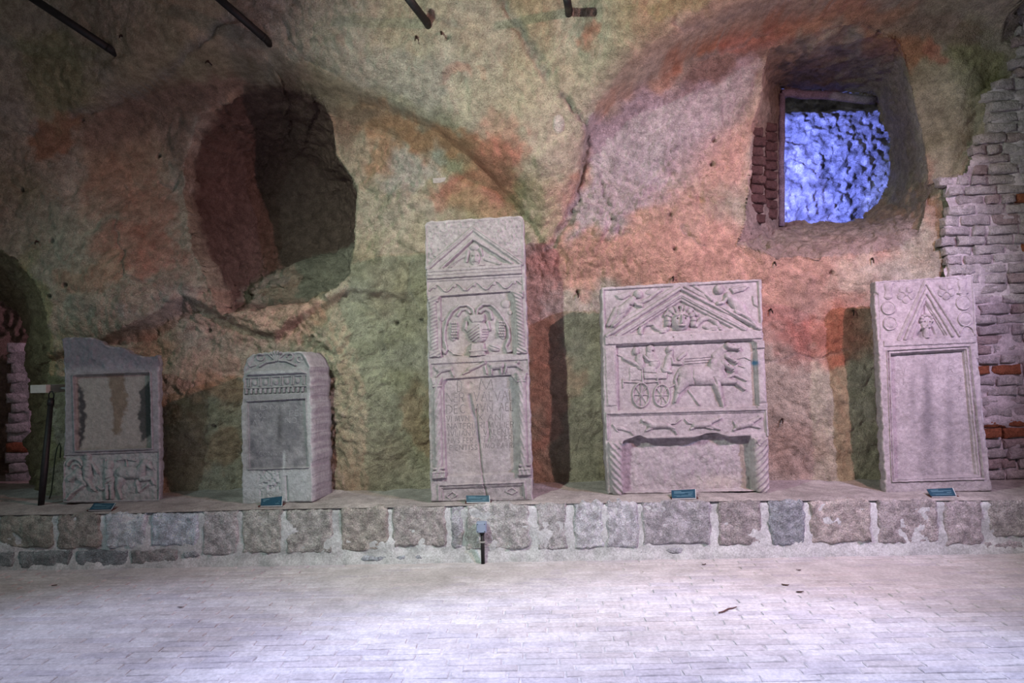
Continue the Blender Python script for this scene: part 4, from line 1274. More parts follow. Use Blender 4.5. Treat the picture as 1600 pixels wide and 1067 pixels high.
S.part('driver', [('e', 1047, 546, 6, 6, 0, 0.018), ('c', 1048, 552, 5, 1042, 574, 8, 0.016), ('l', [(1050, 558), (1052, 567), (1065, 568)], 2.6, 0.018), ('l', [(1062, 560), (1072, 552)], 3.4, 0.009),
                  ('c', 1040, 578, 4, 1050, 581, 2.6, 0.014), ('g', [(1036, 574), (1041, 556), (1049, 548)], .9, .008)])
S.part('horse', [('c', 1076, 587, 15, 1122, 587, 14.5, 0.030), ('e', 1076, 582, 17, 12, 0, 0.030), ('c', 1116, 580, 11, 1116, 566, 6, 0.026), ('c', 1120, 578, 12, 1130, 567, 8, 0.028), ('c', 1130, 566, 6, 1146, 577, 4, 0.032),
                 ('c', 1070, 595, 11, 1061, 612, 5, 0.027), ('c', 1061, 612, 5, 1056, 627, 2.8, 0.020), ('c', 1078, 610, 2.2, 1094, 632, 1.6, 0.010), ('c', 1121, 598, 7, 1127, 621, 3.2, 0.025),
                 ('c', 1127, 621, 3, 1131, 634, 2.6, 0.020), ('c', 1128, 594, 7, 1150, 597, 3.6, 0.023), ('c', 1150, 597, 3.6, 1165, 608, 2.4, 0.018), ('c', 1136, 590, 4, 1148, 585, 2.6, 0.015),
                 ('c', 1148, 585, 2.6, 1168, 594, 1.8, 0.013), ('l', [(1060, 583), (1056, 594), (1059, 606)], 2.6, 0.014), ('c', 1111, 566, 2, 1113, 561, 1.4, 0.030),
                 ('g', [(1083, 572), (1082, 590), (1088, 602)], 1.2, .006), ('g', [(1115, 590), (1120, 600)], 1.2, .006), ('d', 1138, 570, 1.2, .01), ('g', [(1143, 579), (1148, 577)], .8, .01)])
S.part('horse_head', [('c', 1122, 564, 7, 1136, 555, 5, 0.014), ('c', 1136, 556, 4.6, 1152, 565, 3.6, 0.026), ('d', 1142, 558, 1.2, .01), ('g', [(1149, 566), (1153, 563)], .8, .01)])
S.part('horse_head', [('c', 1120, 556, 7, 1138, 541, 5.5, 0.011), ('c', 1138, 540, 5.5, 1155, 544, 4.2, 0.028), ('d', 1146, 538, 1.3, .01), ('g', [(1152, 547), (1158, 544)], .8, .01)])
REINS = S.part('reins', [('l', [(1072, 560 + 4 * k), (1112, 557 + 4 * k)], 0.8, 0.006) for k in range(3)] + [('l', [(1154, 560), (1165, 558), (1174, 562)], .9, .007), ('l', [(1156, 571), (1166, 574)], .9, .007)])
tag(REINS, kind='stuff')
S.part('frieze_moulding', [('l', [(948, 646), (1197, 639)], 2.2, 0.010), ('l', [(948, 646), (949, 686)], 1.8, 0.007), ('l', [(1197, 639), (1199, 680)], 1.8, 0.007)])
DOGS = [[('c', 962, 668, 3, 972, 669, 3.4, .010), ('c', 972, 669, 3.2, 985, 674, 2, .010), ('c', 985, 674, 2, 990, 679, 1.3, .009), ('c', 958, 664, 2, 962, 668, 2, .010), ('l', [(963, 671), (966, 674)], 1.2, .008)],
        [('c', 1018, 664, 6, 1040, 664, 4.6, .020), ('c', 1018, 662, 5, 1008, 657, 3.4, .018), ('e', 1005, 657, 4, 3, 20, .018), ('c', 1040, 664, 4.6, 1054, 669, 2.4, .016), ('c', 1054, 669, 2.4, 1058, 678, 1.6, .012),
         ('c', 1018, 668, 3.6, 1010, 673, 1.8, .012), ('l', [(1046, 662), (1056, 661), (1064, 655)], 1.4, .010), ('c', 1048, 668, 3, 1056, 674, 1.6, .011)],
        [('c', 1086, 664, 5, 1108, 662, 5.4, .020), ('c', 1108, 660, 4.4, 1120, 655, 3.2, .018), ('e', 1124, 654, 5, 2.8, -15, .018), ('c', 1108, 665, 3.6, 1126, 671, 1.6, .012), ('c', 1086, 666, 3.4, 1080, 670, 1.8, .012),
         ('l', [(1084, 662), (1076, 661), (1071, 655)], 1.4, .010), ('c', 1104, 667, 2.4, 1114, 670, 1.4, .011)],
        [('c', 1152, 666, 5, 1174, 661, 5, .019), ('c', 1174, 659, 4, 1184, 654, 3.2, .017), ('e', 1187, 652, 4.4, 3, -20, .018), ('c', 1174, 664, 3.4, 1188, 668, 1.8, .012), ('c', 1152, 668, 3.4, 1147, 672, 2, .012),
         ('c', 1150, 664, 3, 1146, 658, 1.5, .010)]]
for d_ in DOGS:
    S.part('hound', d_)
S.part('column', [('c', 962, 706, 11, 966, 764, 11, 0.026), ('p', [(950, 690), (974, 689), (972, 703), (952, 705)], 3, 0.022), ('l', arcp(961, 690, 8, 12, 20, 160), 1.2, 0.028), ('t', -0.62, 0.60, 0.004)], label='spirally fluted column with a dark worn foot')
S.part('column', [('c', 1188, 700, 11, 1191, 760, 11, 0.026), ('p', [(1176, 684), (1200, 683), (1199, 697), (1178, 698)], 3, 0.022), ('l', arcp(1188, 684, 8, 12, 20, 160), 1.2, 0.028), ('t', 0.62, 0.60, 0.004)])
S.lettering([('IVIXI', 1114, 1157, 733, 744, -0.02, 1.0), ('C', 1098, 1104, 716, 724, 0, 0.9), ('F', 1120, 1125, 714, 723, 0, 0.9), ('L', 1001, 1007, 718, 726, 0, .8)], MAT_INK_FAINT)

# ------------------------------------------------------------------ 3: leaning stele with the steep gable and rosettes
S = Stele('grey stele with steep triangle gable, rosettes and empty framed panel beside the brick wall', [(1367, 438), (1524, 428), (1551, 767), (1384, 771)], 0.12, -0.06, 0.05, 33, (0.36, 0.325, 0.355))
fr_out = [(1386, 548), (1515, 541), (1537, 748), (1394, 752)]
fr_in = [(1394, 554), (1508, 547), (1527, 742), (1401, 747)]


def h_gab(a, b):
    h = -0.014 * pol(a, b, fr_out) - 0.024 * pol(a, b, fr_in)
    h = h - 0.008 * pol(a, b, [(1373, 441), (1518, 432), (1524, 520), (1500, 524), (1447, 437), (1404, 531), (1378, 532)])
    h = h - 0.020 * pol(a, b, [(1425, 528), (1447, 470), (1480, 524)])
    h = h - 0.020 * np.exp(-(sdline(a, b, [(1438, 524), (1443, 516)]) / 2.6) ** 2) - 0.016 * np.exp(-(sdline(a, b, [(1458, 512), (1462, 522)]) / 1.5) ** 2)
    h = h - 0.012 * np.exp(-(sdline(a, b, [(1446, 477), (1446, 490)]) / 1.3) ** 2)
    chipe = pol(a, b, [(1526, 560), (1533, 590), (1534, 640), (1541, 700), (1560, 700), (1550, 560)], 1.5)
    return h - 0.012 * chipe - 0.012 * pol(a, b, [(1360, 450), (1373, 460), (1376, 500), (1376, 530), (1360, 540)], 1.0)


S.hfun = h_gab
S.stain = lambda a, b: [((0.22, 0.20, 0.23), 0.9 * bump(a + 4 * fbm(b / 25, a / 30, 0, 2, 246), b, 1453, 640, 11, 80) + 0.6 * bump(a + 3 * fbm(b / 20, a / 30, 4, 2, 247), b, 1488, 670, 7, 80) + .4 * bump(a, b, 1430, 600, 5, 70)), ((0.52, 0.48, 0.52), 0.6 * bump(a, b, 1400, 570, 14, 20)),
                        ((0.62, 0.58, 0.62), 0.9 * pol(a, b, [(1526, 560), (1533, 590), (1534, 640), (1541, 700), (1560, 700), (1550, 560)], 1.5)), ((0.16, 0.15, 0.17), 0.7 * np.exp(-(np.hypot((a - 1440) / 1.2, b - 520) / 4) ** 2)),
                        ((0.55, 0.51, 0.54), .6 * bump(a, b, 1460, 762, 80, 6))]
S.slab([(1384, 771), (1376, 600), (1370, 500), (1367, 440)], [(1551, 767), (1547, 740), (1538, 640), (1530, 560), (1526, 500), (1521, 430)], [(1384, 771), (1551, 767)], [(1367, 440), (1440, 435), (1521, 430)], 215, 430, 2.0, 1.1)
S.part('gable', [('l', [(1404, 531), (1446, 440), (1499, 524)], 2.6, 0.010), ('l', [(1414, 530), (1447, 454), (1488, 524)], 3.0, 0.012), ('l', [(1425, 528), (1447, 472), (1478, 523)], 1.2, 0.006)])
S.part('lower_band', [('p', [(1380, 533), (1524, 526), (1525, 536), (1381, 542)], 2, 0.007)])
S.part('bust', [('e', 1449, 504, 9, 11, 0, 0.018), ('c', 1449, 516, 5, 1449, 523, 6, 0.014)] + [('e', 1449 + 8.5 * math.cos(a_), 501 + 9 * math.sin(a_), 3, 3, 0, 0.020) for a_ in [math.pi + k * math.pi / 6 for k in range(7)]]
       + [('d', 1445, 503, 1.3, .01), ('d', 1453, 503, 1.3, .01), ('c', 1449, 502, 1.4, 1449, 508, 1.8, .024), ('e', 1444, 512, 2.4, 2, 0, .020), ('e', 1453, 511, 2.4, 2, 0, .020)])
for rx_, ry_ in ((1416, 460), (1479, 455)):
    S.part('rosette', [('e', rx_ + 7.6 * math.cos(a_), ry_ + 7.6 * math.sin(a_), 6.6, 6.4, math.degrees(a_), 0.009) for a_ in [0.3 + k * 2 * math.pi / 5 for k in range(5)]] + [('e', rx_, ry_, 3.6, 3.6, 0, 0.012)]
           + [('g', [(rx_ + 4 * math.cos(a_), ry_ + 4 * math.sin(a_)), (rx_ + 13 * math.cos(a_), ry_ + 13 * math.sin(a_))], .8, .006) for a_ in [0.3 + (k + .5) * 2 * math.pi / 5 for k in range(5)]])
S.part('vessel', [('e', 1390, 443, 8.5, 3, -5, 0.008), ('c', 1389, 447, 7, 1388.5, 454, 5, 0.009), ('c', 1388.5, 454, 5, 1388.5, 462, 6.6, 0.009), ('e', 1388.5, 464, 7, 2.4, 0, 0.010)])
S.part('vessel', [('e', 1503, 434.5, 8, 3, -5, 0.008), ('c', 1504, 442, 7.4, 1504, 450, 5.4, 0.010), ('c', 1504, 450, 5.4, 1505, 457, 7, 0.010), ('l', [(1497, 458), (1512, 457)], 1.6, 0.011)])
for cx_d, cy_d, r_d, dome in ((1388.5, 481, 11, 0), (1391, 505, 11, 7), (1506, 473, 11.8, 0), (1509, 498, 12, 9)):
    S.part('disc', [('e', cx_d, cy_d, r_d, r_d * 1.02, 0, 0.007), ('l', arcp(cx_d, cy_d, r_d - 1, r_d - 1, 0, 360, 24), 1.3, 0.009)] + ([('e', cx_d, cy_d + 1, dome, dome, 0, 0.012)] if dome else [('e', cx_d, cy_d, 4, 4, 0, .009)]))
S.part('arch_ornament', [('l', arcp(1512, 524, 11, 15, 185, 355, 12), 1.3, 0.007)])
S.part('panel_frame', [('l', [(1386.5, 548), (1515, 541), (1537, 748), (1394, 752), (1386.5, 548)], 1.6, 0.010), ('l', [(1390.5, 551), (1511.5, 544), (1532, 745), (1397.5, 749.5), (1390.5, 551)], 2.0, 0.010)])
S.lettering([('LAV', 1398, 1418, 575, 586, -.02, .9), ('I', 1469, 1472, 571, 584, 0, .9), ('R', 1486, 1494, 571, 582, 0, .9), ('N', 1401, 1408, 592, 600, 0, .8), ('T', 1413, 1417, 592, 601, 0, .8), ('T', 1488, 1494, 588, 597, 0, .8),
             ('Y', 1502, 1509, 586, 596, 0, .9), ('E', 1503, 1508, 603, 613, 0, .9), ('SI', 1401, 1411, 608, 617, 0, .8), ('T', 1500, 1505, 620, 628, 0, .7), ('O', 1483, 1489, 630, 638, 0, .7)], MAT_INK_FAINT)

# ------------------------------------------------------------------ 4: small thick stele with palmette
S = Stele('small thick stele with palmette top, dentil row and soot-darkened inscription panel', [(384, 552), (480, 549), (488, 784), (378, 788)], 0.45, -0.06, 0.015, 44, (0.33, 0.33, 0.35))
pn = [(386, 628), (477, 623), (482, 730), (388, 733)]


def h_pal(a, b):
    h = -0.010 * pol(a, b, pn) - 0.012 * pol(a, b, [(383, 592), (478, 587), (479, 602), (384, 606)]) - 0.016 * pol(a, b, [(381, 608), (478, 604), (479, 613), (382, 617)])
    h = h - 0.012 * pol(a, b, [(398, 555), (470, 552), (482, 574), (384, 580)], 2)
    h = h - 0.012 * pol(a, b, [(405, 735), (436, 735), (438, 774), (404, 776)], 4) * np.clip(fbm(a / 4.0, b / 4.0, 0, 2, 230), 0, 1)
    return h - 0.014 * np.exp(-(sdline(a, b, [(447, 745), (449, 782)]) / 1.2) ** 2)


S.hfun = h_pal
S.stain = lambda a, b: [((0.15, 0.15, 0.18), 0.85 * pol(a, b, pn, 6) * (0.75 + 0.35 * fbm(a / 14, b / 14, 0, 3, 231))), ((0.24, 0.24, 0.27), 0.6 * pol(a, b, [(378, 552), (486, 549), (486, 628), (378, 628)], 6)),
                        ((0.09, 0.09, 0.10), 0.7 * bump(a, b, 436, 668, 4, 30)), ((0.52, 0.56, 0.60), 0.75 * pol(a, b, [(378, 738), (488, 734), (488, 790), (378, 792)], 4)),
                        ((0.55, 0.58, 0.62), 0.9 * np.exp(-((a - 443) / 2.2) ** 2) * sst(700, 712, b)), ((0.50, 0.52, 0.55), 0.7 * sst(478, 483, a) * sst(600, 620, b)), ((0.44, 0.45, 0.49), .8 * bump(a, b, 432, 583, 40, 5))]
S.slab([(378, 788), (377, 640), (380, 600), (380, 577)], [(488, 784), (486, 640), (485, 600), (484, 571)], [(378, 788), (488, 784)], [(380, 577), (386, 560), (394, 553), (430, 550), (470, 549), (478, 558), (484, 571)], 140, 300, 2.4, 1.5)
S.part('palmette', [('l', [(431, 564), (431 + 17 * math.sin(t_), 566 - 17 * math.cos(t_))], 1.6, 0.010) for t_ in (-.75, -.45, -.15, .15, .45, .75)] + [('l', [(428, 564), (415, 566), (405, 572)], 2.2, 0.012), ('l', [(436, 563), (448, 564), (460, 570)], 2.2, 0.012)])
S.part('scroll', [('l', arcp(406, 558, 5.5, 5, 0, 300, 10), 1.6, 0.009), ('l', [(398, 570), (390, 573), (387, 566)], 1.5, .008)])
S.part('scroll', [('l', arcp(452, 557, 5, 4.4, 180, 480, 10), 1.6, 0.009), ('l', arcp(467, 561, 4, 4, 90, 360, 8), 1.5, 0.008)])
S.part('moulding', [('p', [(385, 588), (392, 580), (430, 576), (470, 576), (480, 584)], 2.2, 0.016), ('g', [(386, 587), (479, 583)], 0.8, .006)])
S.part('frieze', [('l', [(x_ + o_, 592 - (x_ - 384) * .045), (x_ + o_, 604 - (x_ - 384) * .045)], 1.0, 0.009) for x_ in (388, 404, 421, 438, 455, 472) for o_ in (0, 2.6)] + [('e', x_, 599 - (x_ - 384) * .045, 4.2, 4.6, 0, 0.009) for x_ in (397, 413.5, 430, 447, 464)])['kind'] = 'stuff'
S.part('dentils', [('p', [(382.5 + 7.3 * k, 608 - .3 * k), (386.5 + 7.3 * k, 608 - .3 * k), (386.5 + 7.3 * k, 616 - .3 * k), (382.5 + 7.3 * k, 616 - .3 * k)], 0.8, 0.015) for k in range(13)])['kind'] = 'stuff'
S.part('rope_border', [('l', [(386, 627), (477, 622)], 1.6, 0.006), ('t', 2.2, 0.0, 0.0015), ('l', [(387, 629), (389, 732)], 1.0, 0.006), ('l', [(477, 623), (481, 729)], 1.0, 0.006), ('l', [(388, 733), (482, 730)], 1.4, 0.008)])
S.lettering([('DMS', 406, 446, 633, 640, -.03, .8), ('POL', 398, 414, 645, 653, -.03, .8), ('PEF', 452, 474, 641, 650, -.03, .8), ('AV', 394, 410, 656, 664, -.03, .8), ('I', 420, 422, 655, 663, 0, .8), ('NO', 445, 463, 653, 661, -.03, .9),
             ('I', 418, 420, 668, 675, 0, .8), ('CONIVG', 404, 440, 706, 712, -.02, .7), ('T', 404, 408, 690, 696, 0, .7)], MAT_INK_DARK)

# ------------------------------------------------------------------ 5: left stele with broken top and battle relief
S = Stele('dark grey stele with broken top and horse relief below a soot-streaked panel, at far left', [(99, 528), (248, 552), (249, 784), (97, 786)], 0.09, 0.12, 0.02, 55, (0.27, 0.27, 0.29))
pl = [(116, 588), (120, 586), (233, 582), (236, 700), (119, 704)]
rl = [(100, 712), (247, 706), (247, 781), (99, 783)]


def h_left(a, b):
    h = -0.026 * pol(a, b, pl) - 0.012 * pol(a, b, rl)
    h = h + 0.010 * sst(582, 570, b) * fbm(a / 14.0, b / 14.0, 0, 3, 241)
    return h + 0.004 * pol(a, b, rl) * fbm(a / 6.0, b / 6.0, 3, 3, 242)


S.hfun = h_left
S.stain = lambda a, b: [((0.31, 0.30, 0.27), 0.8 * pol(a, b, pl, 1)), ((0.05, 0.05, 0.055), 0.95 * pol(a + 3 * fbm(b / 6, a / 9, 0, 2, 243), b, [(120, 600), (127, 612), (131, 630), (128, 690), (121, 700)], 2.5)),
                        ((0.055, 0.06, 0.06), 0.95 * pol(a + 3 * fbm(b / 6, a / 9, 1, 2, 244), b, [(217, 612), (224, 600), (234, 594), (235, 680), (218, 690), (215, 650)], 2.5)),
                        ((0.16, 0.12, 0.08), 0.75 * pol(a + 3 * fbm(b / 6, a / 9, 2, 2, 245), b, [(165, 584), (192, 583), (197, 625), (184, 680), (175, 680), (172, 625)], 3)),
                        ((0.14, 0.14, 0.17), 0.75 * sst(584, 566, b)), ((0.36, 0.39, 0.39), 0.7 * pol(a, b, rl, 3)), ((0.30, 0.30, 0.34), 0.5 * bump(a, b, 185, 572, 30, 12))]
S.slab([(97, 786), (100, 700), (101, 600), (98, 530)], [(249, 784), (250, 700), (248, 600), (248, 555)], [(97, 786), (249, 784)],
       [(98, 530), (102, 527), (140, 527), (156, 531), (164, 539), (190, 541), (204, 549), (216, 554), (230, 556), (248, 553)], 190, 330, 2.6, 1.3)
S.part('panel_moulding', [('l', [(115, 586), (233, 581)], 1.8, 0.010), ('l', [(118, 705), (236, 701)], 1.8, 0.010), ('l', [(114, 588), (118, 704)], 1.6, 0.008), ('l', [(235, 583), (238, 701)], 1.6, 0.008)])
S.part('griffin', [('l', arcp(116, 728, 12, 11, 190, 350, 10), 2.6, 0.014), ('l', arcp(118, 732, 7, 7, 190, 340, 8), 2, 0.012), ('c', 108, 748, 5, 122, 738, 6, 0.016), ('c', 122, 744, 6, 132, 756, 4, 0.016), ('c', 132, 756, 3.4, 112, 770, 2.6, 0.014), ('c', 112, 770, 2.6, 104, 780, 2.2, 0.012)])
S.part('warrior', [('e', 137, 714, 5.6, 6.2, 0, 0.022), ('c', 137, 724, 8, 136, 742, 7, 0.020), ('c', 134, 746, 4.5, 143, 762, 3.4, 0.018), ('c', 143, 762, 3.2, 148, 766, 2.6, 0.015), ('c', 144, 724, 3, 152, 738, 2.6, 0.016)])
S.part('shield_bearer', [('e', 170, 726, 6, 8, 0, 0.018), ('c', 168, 738, 7, 170, 752, 8, 0.018), ('c', 166, 756, 4, 166, 778, 3, 0.015), ('c', 173, 756, 4, 174, 778, 3, 0.015), ('l', [(164, 718), (165, 780)], 1.2, 0.010), ('l', [(152, 760), (158, 765), (164, 762)], 2.2, .012),
                         ('g', [(164, 750), (176, 744)], .9, .007), ('g', [(164, 757), (176, 751)], .9, .007)])
S.part('horse', [('c', 190, 738, 10, 216, 740, 9, 0.024), ('c', 188, 746, 7, 184, 762, 3.6, 0.018), ('c', 184, 762, 3.2, 188, 778, 2.4, 0.015), ('c', 216, 740, 8, 226, 722, 5, 0.022), ('c', 226, 722, 5, 236, 730, 3.4, 0.020), ('c', 220, 748, 5, 236, 748, 3, 0.016),
                 ('c', 236, 748, 3, 240, 756, 2.2, 0.014), ('c', 214, 752, 4, 216, 768, 2.6, 0.014), ('l', [(216, 768), (230, 757)], 2, .010), ('e', 233, 722, 2, 3, 30, 0.018)])
S.part('palm_branch', [('l', [(198, 728), (196, 716)], 1.4, 0.010)] + [('l', [(196, 717), (196 + 15 * math.cos(t_), 717 - 6 * math.sin(t_) + 3)], 1.5, 0.010) for t_ in (.1, .6, 1.1, 2.0, 2.5, 3.0)])

# ================================================================== SMALL THINGS
MAT_TEAL = plain_mat('teal_enamel', (0.014, 0.062, 0.105), 0.45, 0.4, 0, 0.1)
MAT_WHITE = plain_mat('white_print', (0.55, 0.60, 0.64), 0.6, 0.2, 0, 0.05)
MAT_PRINT = plain_mat('pale_blue_print', (0.16, 0.30, 0.38), 0.6, 0.2, 0, 0.05)
MAT_STAND = plain_mat('red_brown_stand', (0.10, 0.045, 0.04), 0.8, 0.2, 0, 0.3)
MAT_BLUEBOX = plain_mat('blue_grey_plastic', (0.26, 0.33, 0.46), 0.5, 0.35, 0, 0.08)
MAT_GREY = plain_mat('grey_plastic', (0.30, 0.30, 0.30), 0.6, 0.3, 0, 0.1)


def plaque(label, quad, tilt=0.09):
    """small tilted text plaque: tl, tr, br, bl in the photo; stands on the ledge"""
    tl, tr, br, bl = [np.array(q, float) for q in quad]
    bm = (bl + br) / 2
    Yb = 6.05
    for _ in range(30):
        p = at_y(bm[0], bm[1], Yb)
        Yb = min(max(Yb + (p[2] - float(shelf_z(p[0], Yb)) - 0.004) * 1.2, 5.99), 6.4)
    A, B = Vector(at_y(*bl, Yb)), Vector(at_y(*br, Yb))
    C_, D_ = Vector(at_y(*tr, Yb + tilt)), Vector(at_y(*tl, Yb + tilt))
    zb = float(shelf_z((A.x + B.x) / 2, Yb)) + 0.006
    A.z = B.z = zb
    root = empty('text_plaque', (A + B) / 2)
    tag(root, label, 'plaque', 'teal text plaques on the ledge')
    R_ = root.location
    n = (B - A).cross(D_ - A).normalized()
    v = []
    for off in (0, -0.008):
        for p in (A, B, C_, D_): v.append(tuple(p - R_ + n * off))
    m = MB(); m.v = v
    m.f = [[0, 1, 2, 3], [7, 6, 5, 4], [0, 4, 5, 1], [1, 5, 6, 2], [2, 6, 7, 3], [3, 7, 4, 0]]
    m.build('plate', MAT_TEAL, root)
    def strip(u0, u1, v0, v1, mb):
        q = []
        for (u_, v_) in ((u0, v0), (u1, v0), (u1, v1), (u0, v1)):
            lo, hi = A + (B - A) * u_, D_ + (C_ - D_) * u_
            q.append(lo + (hi - lo) * v_ - R_ + n * 0.0012)
        b0 = len(mb.v)
        mb.v += [tuple(x) for x in q]
        mb.f.append([b0, b0 + 1, b0 + 2, b0 + 3])
    e = MB()
    for s_ in ((0, 1, -0.03, 0.05), (0.975, 1.0, 0.05, 1.0)): strip(*s_, e)
    e.build('white_edge', MAT_WHITE, root)
    t = MB()
    for s_ in ((.10, .40, .78, .83), (.10, .88, .66, .70), (.10, .60, .58, .61), (.68, .86, .46, .51), (.10, .80, .34, .37), (.2, .86, .24, .27)): strip(*s_, t)
    t.build('text_lines', MAT_PRINT, root)
    s = MB()
    c = (A + B + C_ + D_) / 4 - R_
    for k in (-1, 1):
        top = (D_ + (C_ - D_) * (0.5 + 0.3 * k)) - R_
        s.box((top.x, top.y + 0.012, top.z / 2 - 0.002), (0.014, 0.012, max(0.01, top.z - 0.006)))
    s.box((c.x, tilt / 2 + 0.012, -0.001), ((B - A).length * 1.1, tilt + 0.02, 0.012))
    s.build('stand', MAT_STAND, root)


plaque('teal text plaque lying tilted in front of the far-left dark stele', [(147, 786), (181, 786), (174, 798), (138, 799)])
plaque('teal text plaque leaning at the foot of the small thick stele', [(408, 779), (442, 775), (441, 791), (407, 793)])
plaque('small teal text plaque at the foot of the tall middle stele', [(728, 774), (765, 774), (766, 788), (729, 788)], 0.02)
plaque('teal text plaque below the broad chariot stele', [(1049, 766), (1087, 764), (1088, 779), (1050, 780)])
plaque('teal text plaque tilted in front of the leaning right-hand stele', [(1448, 764), (1489, 762), (1495, 775), (1456, 778)])

# junction box with conduit on the kerb face
Xc, _, Zc = at_y(752.5, 823, KY - 0.06)
foot = at_y(756, 877, KY - 0.055)
root = empty('junction_box', (Xc, KY - 0.055, 0.0))
tag(root, 'blue-grey junction box on a black conduit against the kerb', 'junction box')
MB().box((0, -0.005, Zc), (0.082, 0.075, 0.084)).build('box', MAT_BLUEBOX, root, False, 0.006)
lid = MB().box((0, -0.045, Zc), (0.074, 0.008, 0.076)).build('lid', MAT_BLUEBOX, root, False, 0.003)
s_ = MB()
for a in (-1, 1):
    for b in (-1, 1): s_.tube([(a * .029, -0.048, Zc + b * .030), (a * .029, -0.052, Zc + b * .030)], 0.004, 8)
tag(s_.build('screws', MAT_IRON, lid), kind='stuff')
MB().tube([(0.004, 0, -0.01), (0.004, 0, Zc - 0.04)], 0.016, 12).build('conduit', MAT_IRON, root, True)
MB().tube([(0.004, 0, Zc - 0.062), (0.002, 0, Zc - 0.040)], [0.019, 0.026], 12).build('gland', MAT_IRON, root, True)
MB().box((0.004, 0.004, Zc - 0.125), (0.052, 0.044, 0.014)).build('clamp', MAT_GREY, root, False, 0.003)

# pale box on the rock and the black pole leaning below it, far left
wp = wall_point(84, 606)
bx = Vector(at_y(77, 607, 6.5))
root = empty('wall_box', (bx.x, 6.5, bx.z - 0.04))
tag(root, 'small pale wall box left of the dark broken stele', 'wall box')
MB().box((0, 0.06, 0.04), (0.15, 0.42, 0.075)).build('housing', plain_mat('pale_box', (0.42, 0.42, 0.40), 0.7, 0.2, 0, 0.1), root, False, 0.004)
MB().box((0.10, 0.05, 0.04), (0.06, 0.03, 0.02)).build('bracket', MAT_GREY, root, False, 0.002)
pt, pb = Vector(at_y(80, 622, 6.40)), Vector(at_y(64, 792, 6.24))
pb.z = float(shelf_z(pb.x, pb.y)) - 0.004
root = empty('leaning_pole', pb)
tag(root, 'black folded pole leaning on the rock under the pale wall box', 'pole')
d = pt - pb
MB().tube([(0, 0, 0.0), tuple(d * 0.35), tuple(d)], [0.026, 0.030, 0.022], 12).build('shaft', MAT_IRON, root, True)
MB().tube([tuple(d + Vector((x_, 0, z_))) for x_, z_ in ((-.018, -.02), (-.024, .03), (-.012, .06), (.012, .062), (.026, .03), (.02, -.02))], 0.006, 8).build('loop', MAT_IRON, root, True)
MB().tube([tuple(d * 0.93), tuple(d * 0.985)], 0.029, 12).build('collar', MAT_IRON, root, True)
ca = [(77, 792), (80, 770), (84, 735), (86, 715), (89, 700), (93, 692), (95, 700), (94, 715)]
pts = []
for i, (a, b) in enumerate(ca):
    w = Vector(at_y(a, b, 6.52))
    if i == 0: w.z = float(shelf_z(w.x, w.y)) + 0.004
    pts.append(w)
o = MB().tube(pts, 0.006, 8).build('cable', plain_mat('olive_cable', (0.05, 0.055, 0.04), 0.7), None, True)
tag(o, 'thin hooked cable standing between black pole and dark stele', 'cable')

# iron bars that stick out of the rock at the top
BARS = [((172, 77), (55, 0), 0.034, 'black iron bar jutting from the rock, longest, at top left'),
        ((414, 60), (345, 0), 0.033, 'black iron bar jutting from the rock above the dark left cave'),
        ((667, 35), (640, 0), 0.033, 'short black iron bar jutting from the rock at top centre'),
        ((889, 17), (886, 0), 0.032, 'stub of a black iron bar at the top edge, right of centre')]
for (a, b), (c, e), r_, lab in BARS:
    w = wall_point(a, b)
    W = Vector(at_y(a, b, w.y - 0.03))
    out = Vector(at_y(c, e, w.y - 0.40))
    dv = (out - W)
    root = empty('iron_bar', W)
    tag(root, lab, 'bar', 'black iron bars jutting from the rock')
    MB().tube([(-dv.normalized().x * 0.01, 0.10, -dv.normalized().z * 0.01), (0, 0, 0), tuple(dv * 0.5), tuple(dv * 1.1)], r_, 14).build('bar', MAT_IRON, root, True)
    MB().tube([tuple(dv.normalized() * 0.0), tuple(dv.normalized() * 0.03)], r_ * 1.05, 14).build('collar', MAT_IRON, root, True)

# nails
NAILS = [(1209, 411, 'iron nail in the sill edge under the left of the window hole'), (1361, 405, 'iron nail in the sill edge under the right of the window hole'),
         (1203, 484, 'bent nail in the rock just right of the chariot stele gable'), (1331, 486, 'bent nail in the red rock left of the leaning right-hand stele'),
         (1221, 655, 'nail in the rock beside the chariot stele frieze of hounds'), (1051, 434, 'nail in the pink rock above the chariot stele gable'),
         (903, 460, 'nail in the pink rock between the tall and the chariot stele'), (690, 53, 'nail in the rock right of the short top-centre bar, the bigger one'),
         (651, 60, 'small nail in the rock below the short top-centre bar'), (327, 98, 'nail in the rock above the left cave arch'),
         (192, 58, 'nail in the rock near the longest black bar'), (60, 378, 'nail in the shaded rock above the far-left passage')]
for k, (a, b, lab) in enumerate(NAILS):
    w = wall_point(a, b)
    W = Vector(at_y(a, b, w.y))
    rr_ = random.Random(300 + k)
    dx, dz = rr_.uniform(-.012, .012), -0.03 - rr_.random() * 0.02
    root = empty('iron_nail', W)
    tag(root, lab, 'nail', 'rusty nails in the rock')
    MB().tube([(0, 0.05, 0), (0, -0.03, 0.004), (dx * .4, -0.05, dz * .4), (dx, -0.055, dz)], [0.006, 0.006, 0.007, 0.004], 8).build('shank', MAT_RUST, root, True)
    MB().tube([(0, -0.02, 0.0), (0, -0.032, 0.003)], 0.011, 10).build('head', MAT_RUST, root, True)

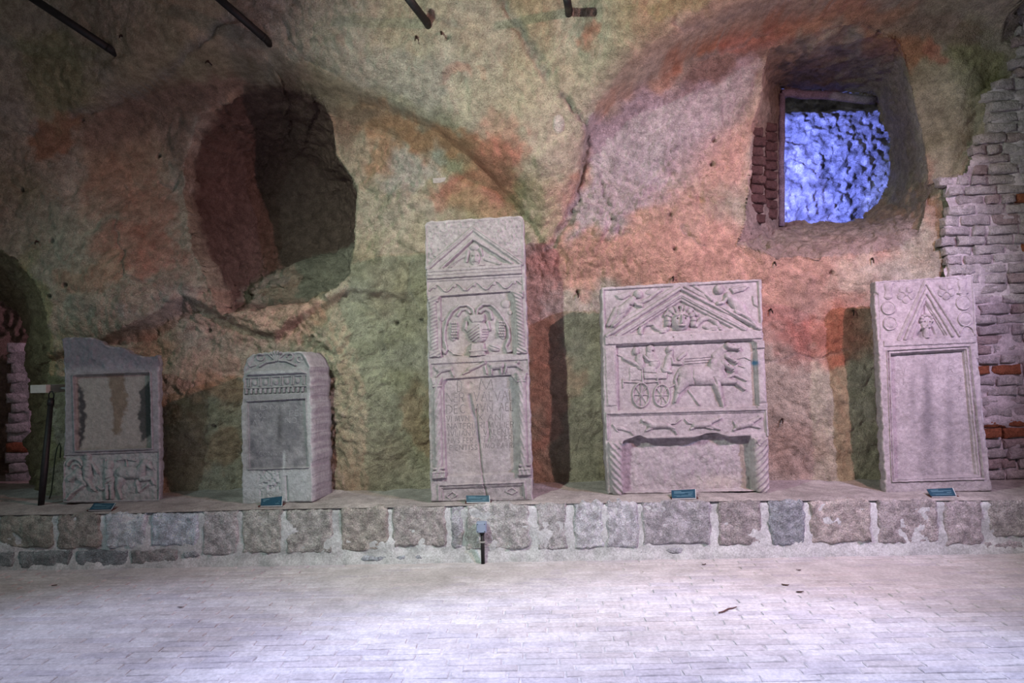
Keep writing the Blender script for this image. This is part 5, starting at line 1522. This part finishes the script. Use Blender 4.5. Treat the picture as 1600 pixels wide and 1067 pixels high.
# little plate on the rock
w = wall_point(688, 281)
W = Vector(at_y(688.5, 281.5, w.y))
root = empty('number_plate', W + Vector((0, -0.01, -0.03)))
tag(root, 'small pale stone plate fixed to the rock above the tall stele', 'plate')
mp = stone_mat('plate_stone', 0.15, 20, color=(0.40, 0.36, 0.36))
MB().box((0, 0.044, 0.03), (0.155, 0.08, 0.052), Matrix.Rotation(-0.04, 3, 'Y')).build('plate', mp, root, False, 0.006)
MB().box((0, 0.003, 0.032), (0.11, 0.006, 0.030), Matrix.Rotation(-0.04, 3, 'Y')).build('face', mp, root, False, 0.002)

# litter on the floor
MAT_LEAF = plain_mat('dead_leaf', (0.06, 0.035, 0.03), 0.9, 0.1, 0, 0.3)
LIT = [(1227, 914, 0.028, 'dark dead leaf on the floor below the chariot stele right edge'), (1250, 925, 0.028, 'brown leaf scrap on the floor left of the leaning stele'),
       (85, 915, 0.022, 'dark leaf scrap on the floor at far left'), (282, 949, 0.02, 'dark leaf scrap on the floor below the small stele'), (1100, 882, 0.02, 'brown leaf scrap close to the kerb below the chariot stele'),
       (1248, 891, 0.018, 'leaf scrap close to the kerb at right')]
for k, (a, b, s_, lab) in enumerate(LIT):
    p = Vector(at_z(a, b, 0.0035))
    rr_ = random.Random(500 + k)
    n = 9
    v = []
    for i in range(n):
        t = 2 * math.pi * i / n
        v.append((s_ * math.cos(t), s_ * 0.35 * math.sin(t) * rr_.uniform(.7, 1.2), 0.001 + 0.006 * abs(math.cos(t)) * rr_.random()))
    v2 = [(x_, y_, z_ + 0.002) for x_, y_, z_ in v]
    m = MB(); m.v = v + v2
    m.f = [list(range(n))[::-1], list(range(n, 2 * n))] + [[i, (i + 1) % n, n + (i + 1) % n, n + i] for i in range(n)]
    o = m.build('dead_leaf', MAT_LEAF)
    o.location, o.rotation_euler = p, (0, 0, rr_.uniform(-.4, .4))
    tag(o, lab, 'leaf', 'leaf litter on the floor')
tw = [Vector(at_z(a, b, 0.007)) for a, b in ((1123, 957), (1131, 955), (1138, 951), (1145, 950), (1151, 948))]
o = MB().tube(tw, [0.004, 0.005, 0.005, 0.004, 0.003], 8).build('twig', plain_mat('twig_bark', (0.12, 0.06, 0.06), 0.9), None, True)
tag(o, 'thin reddish twig lying on the pale floor', 'twig')
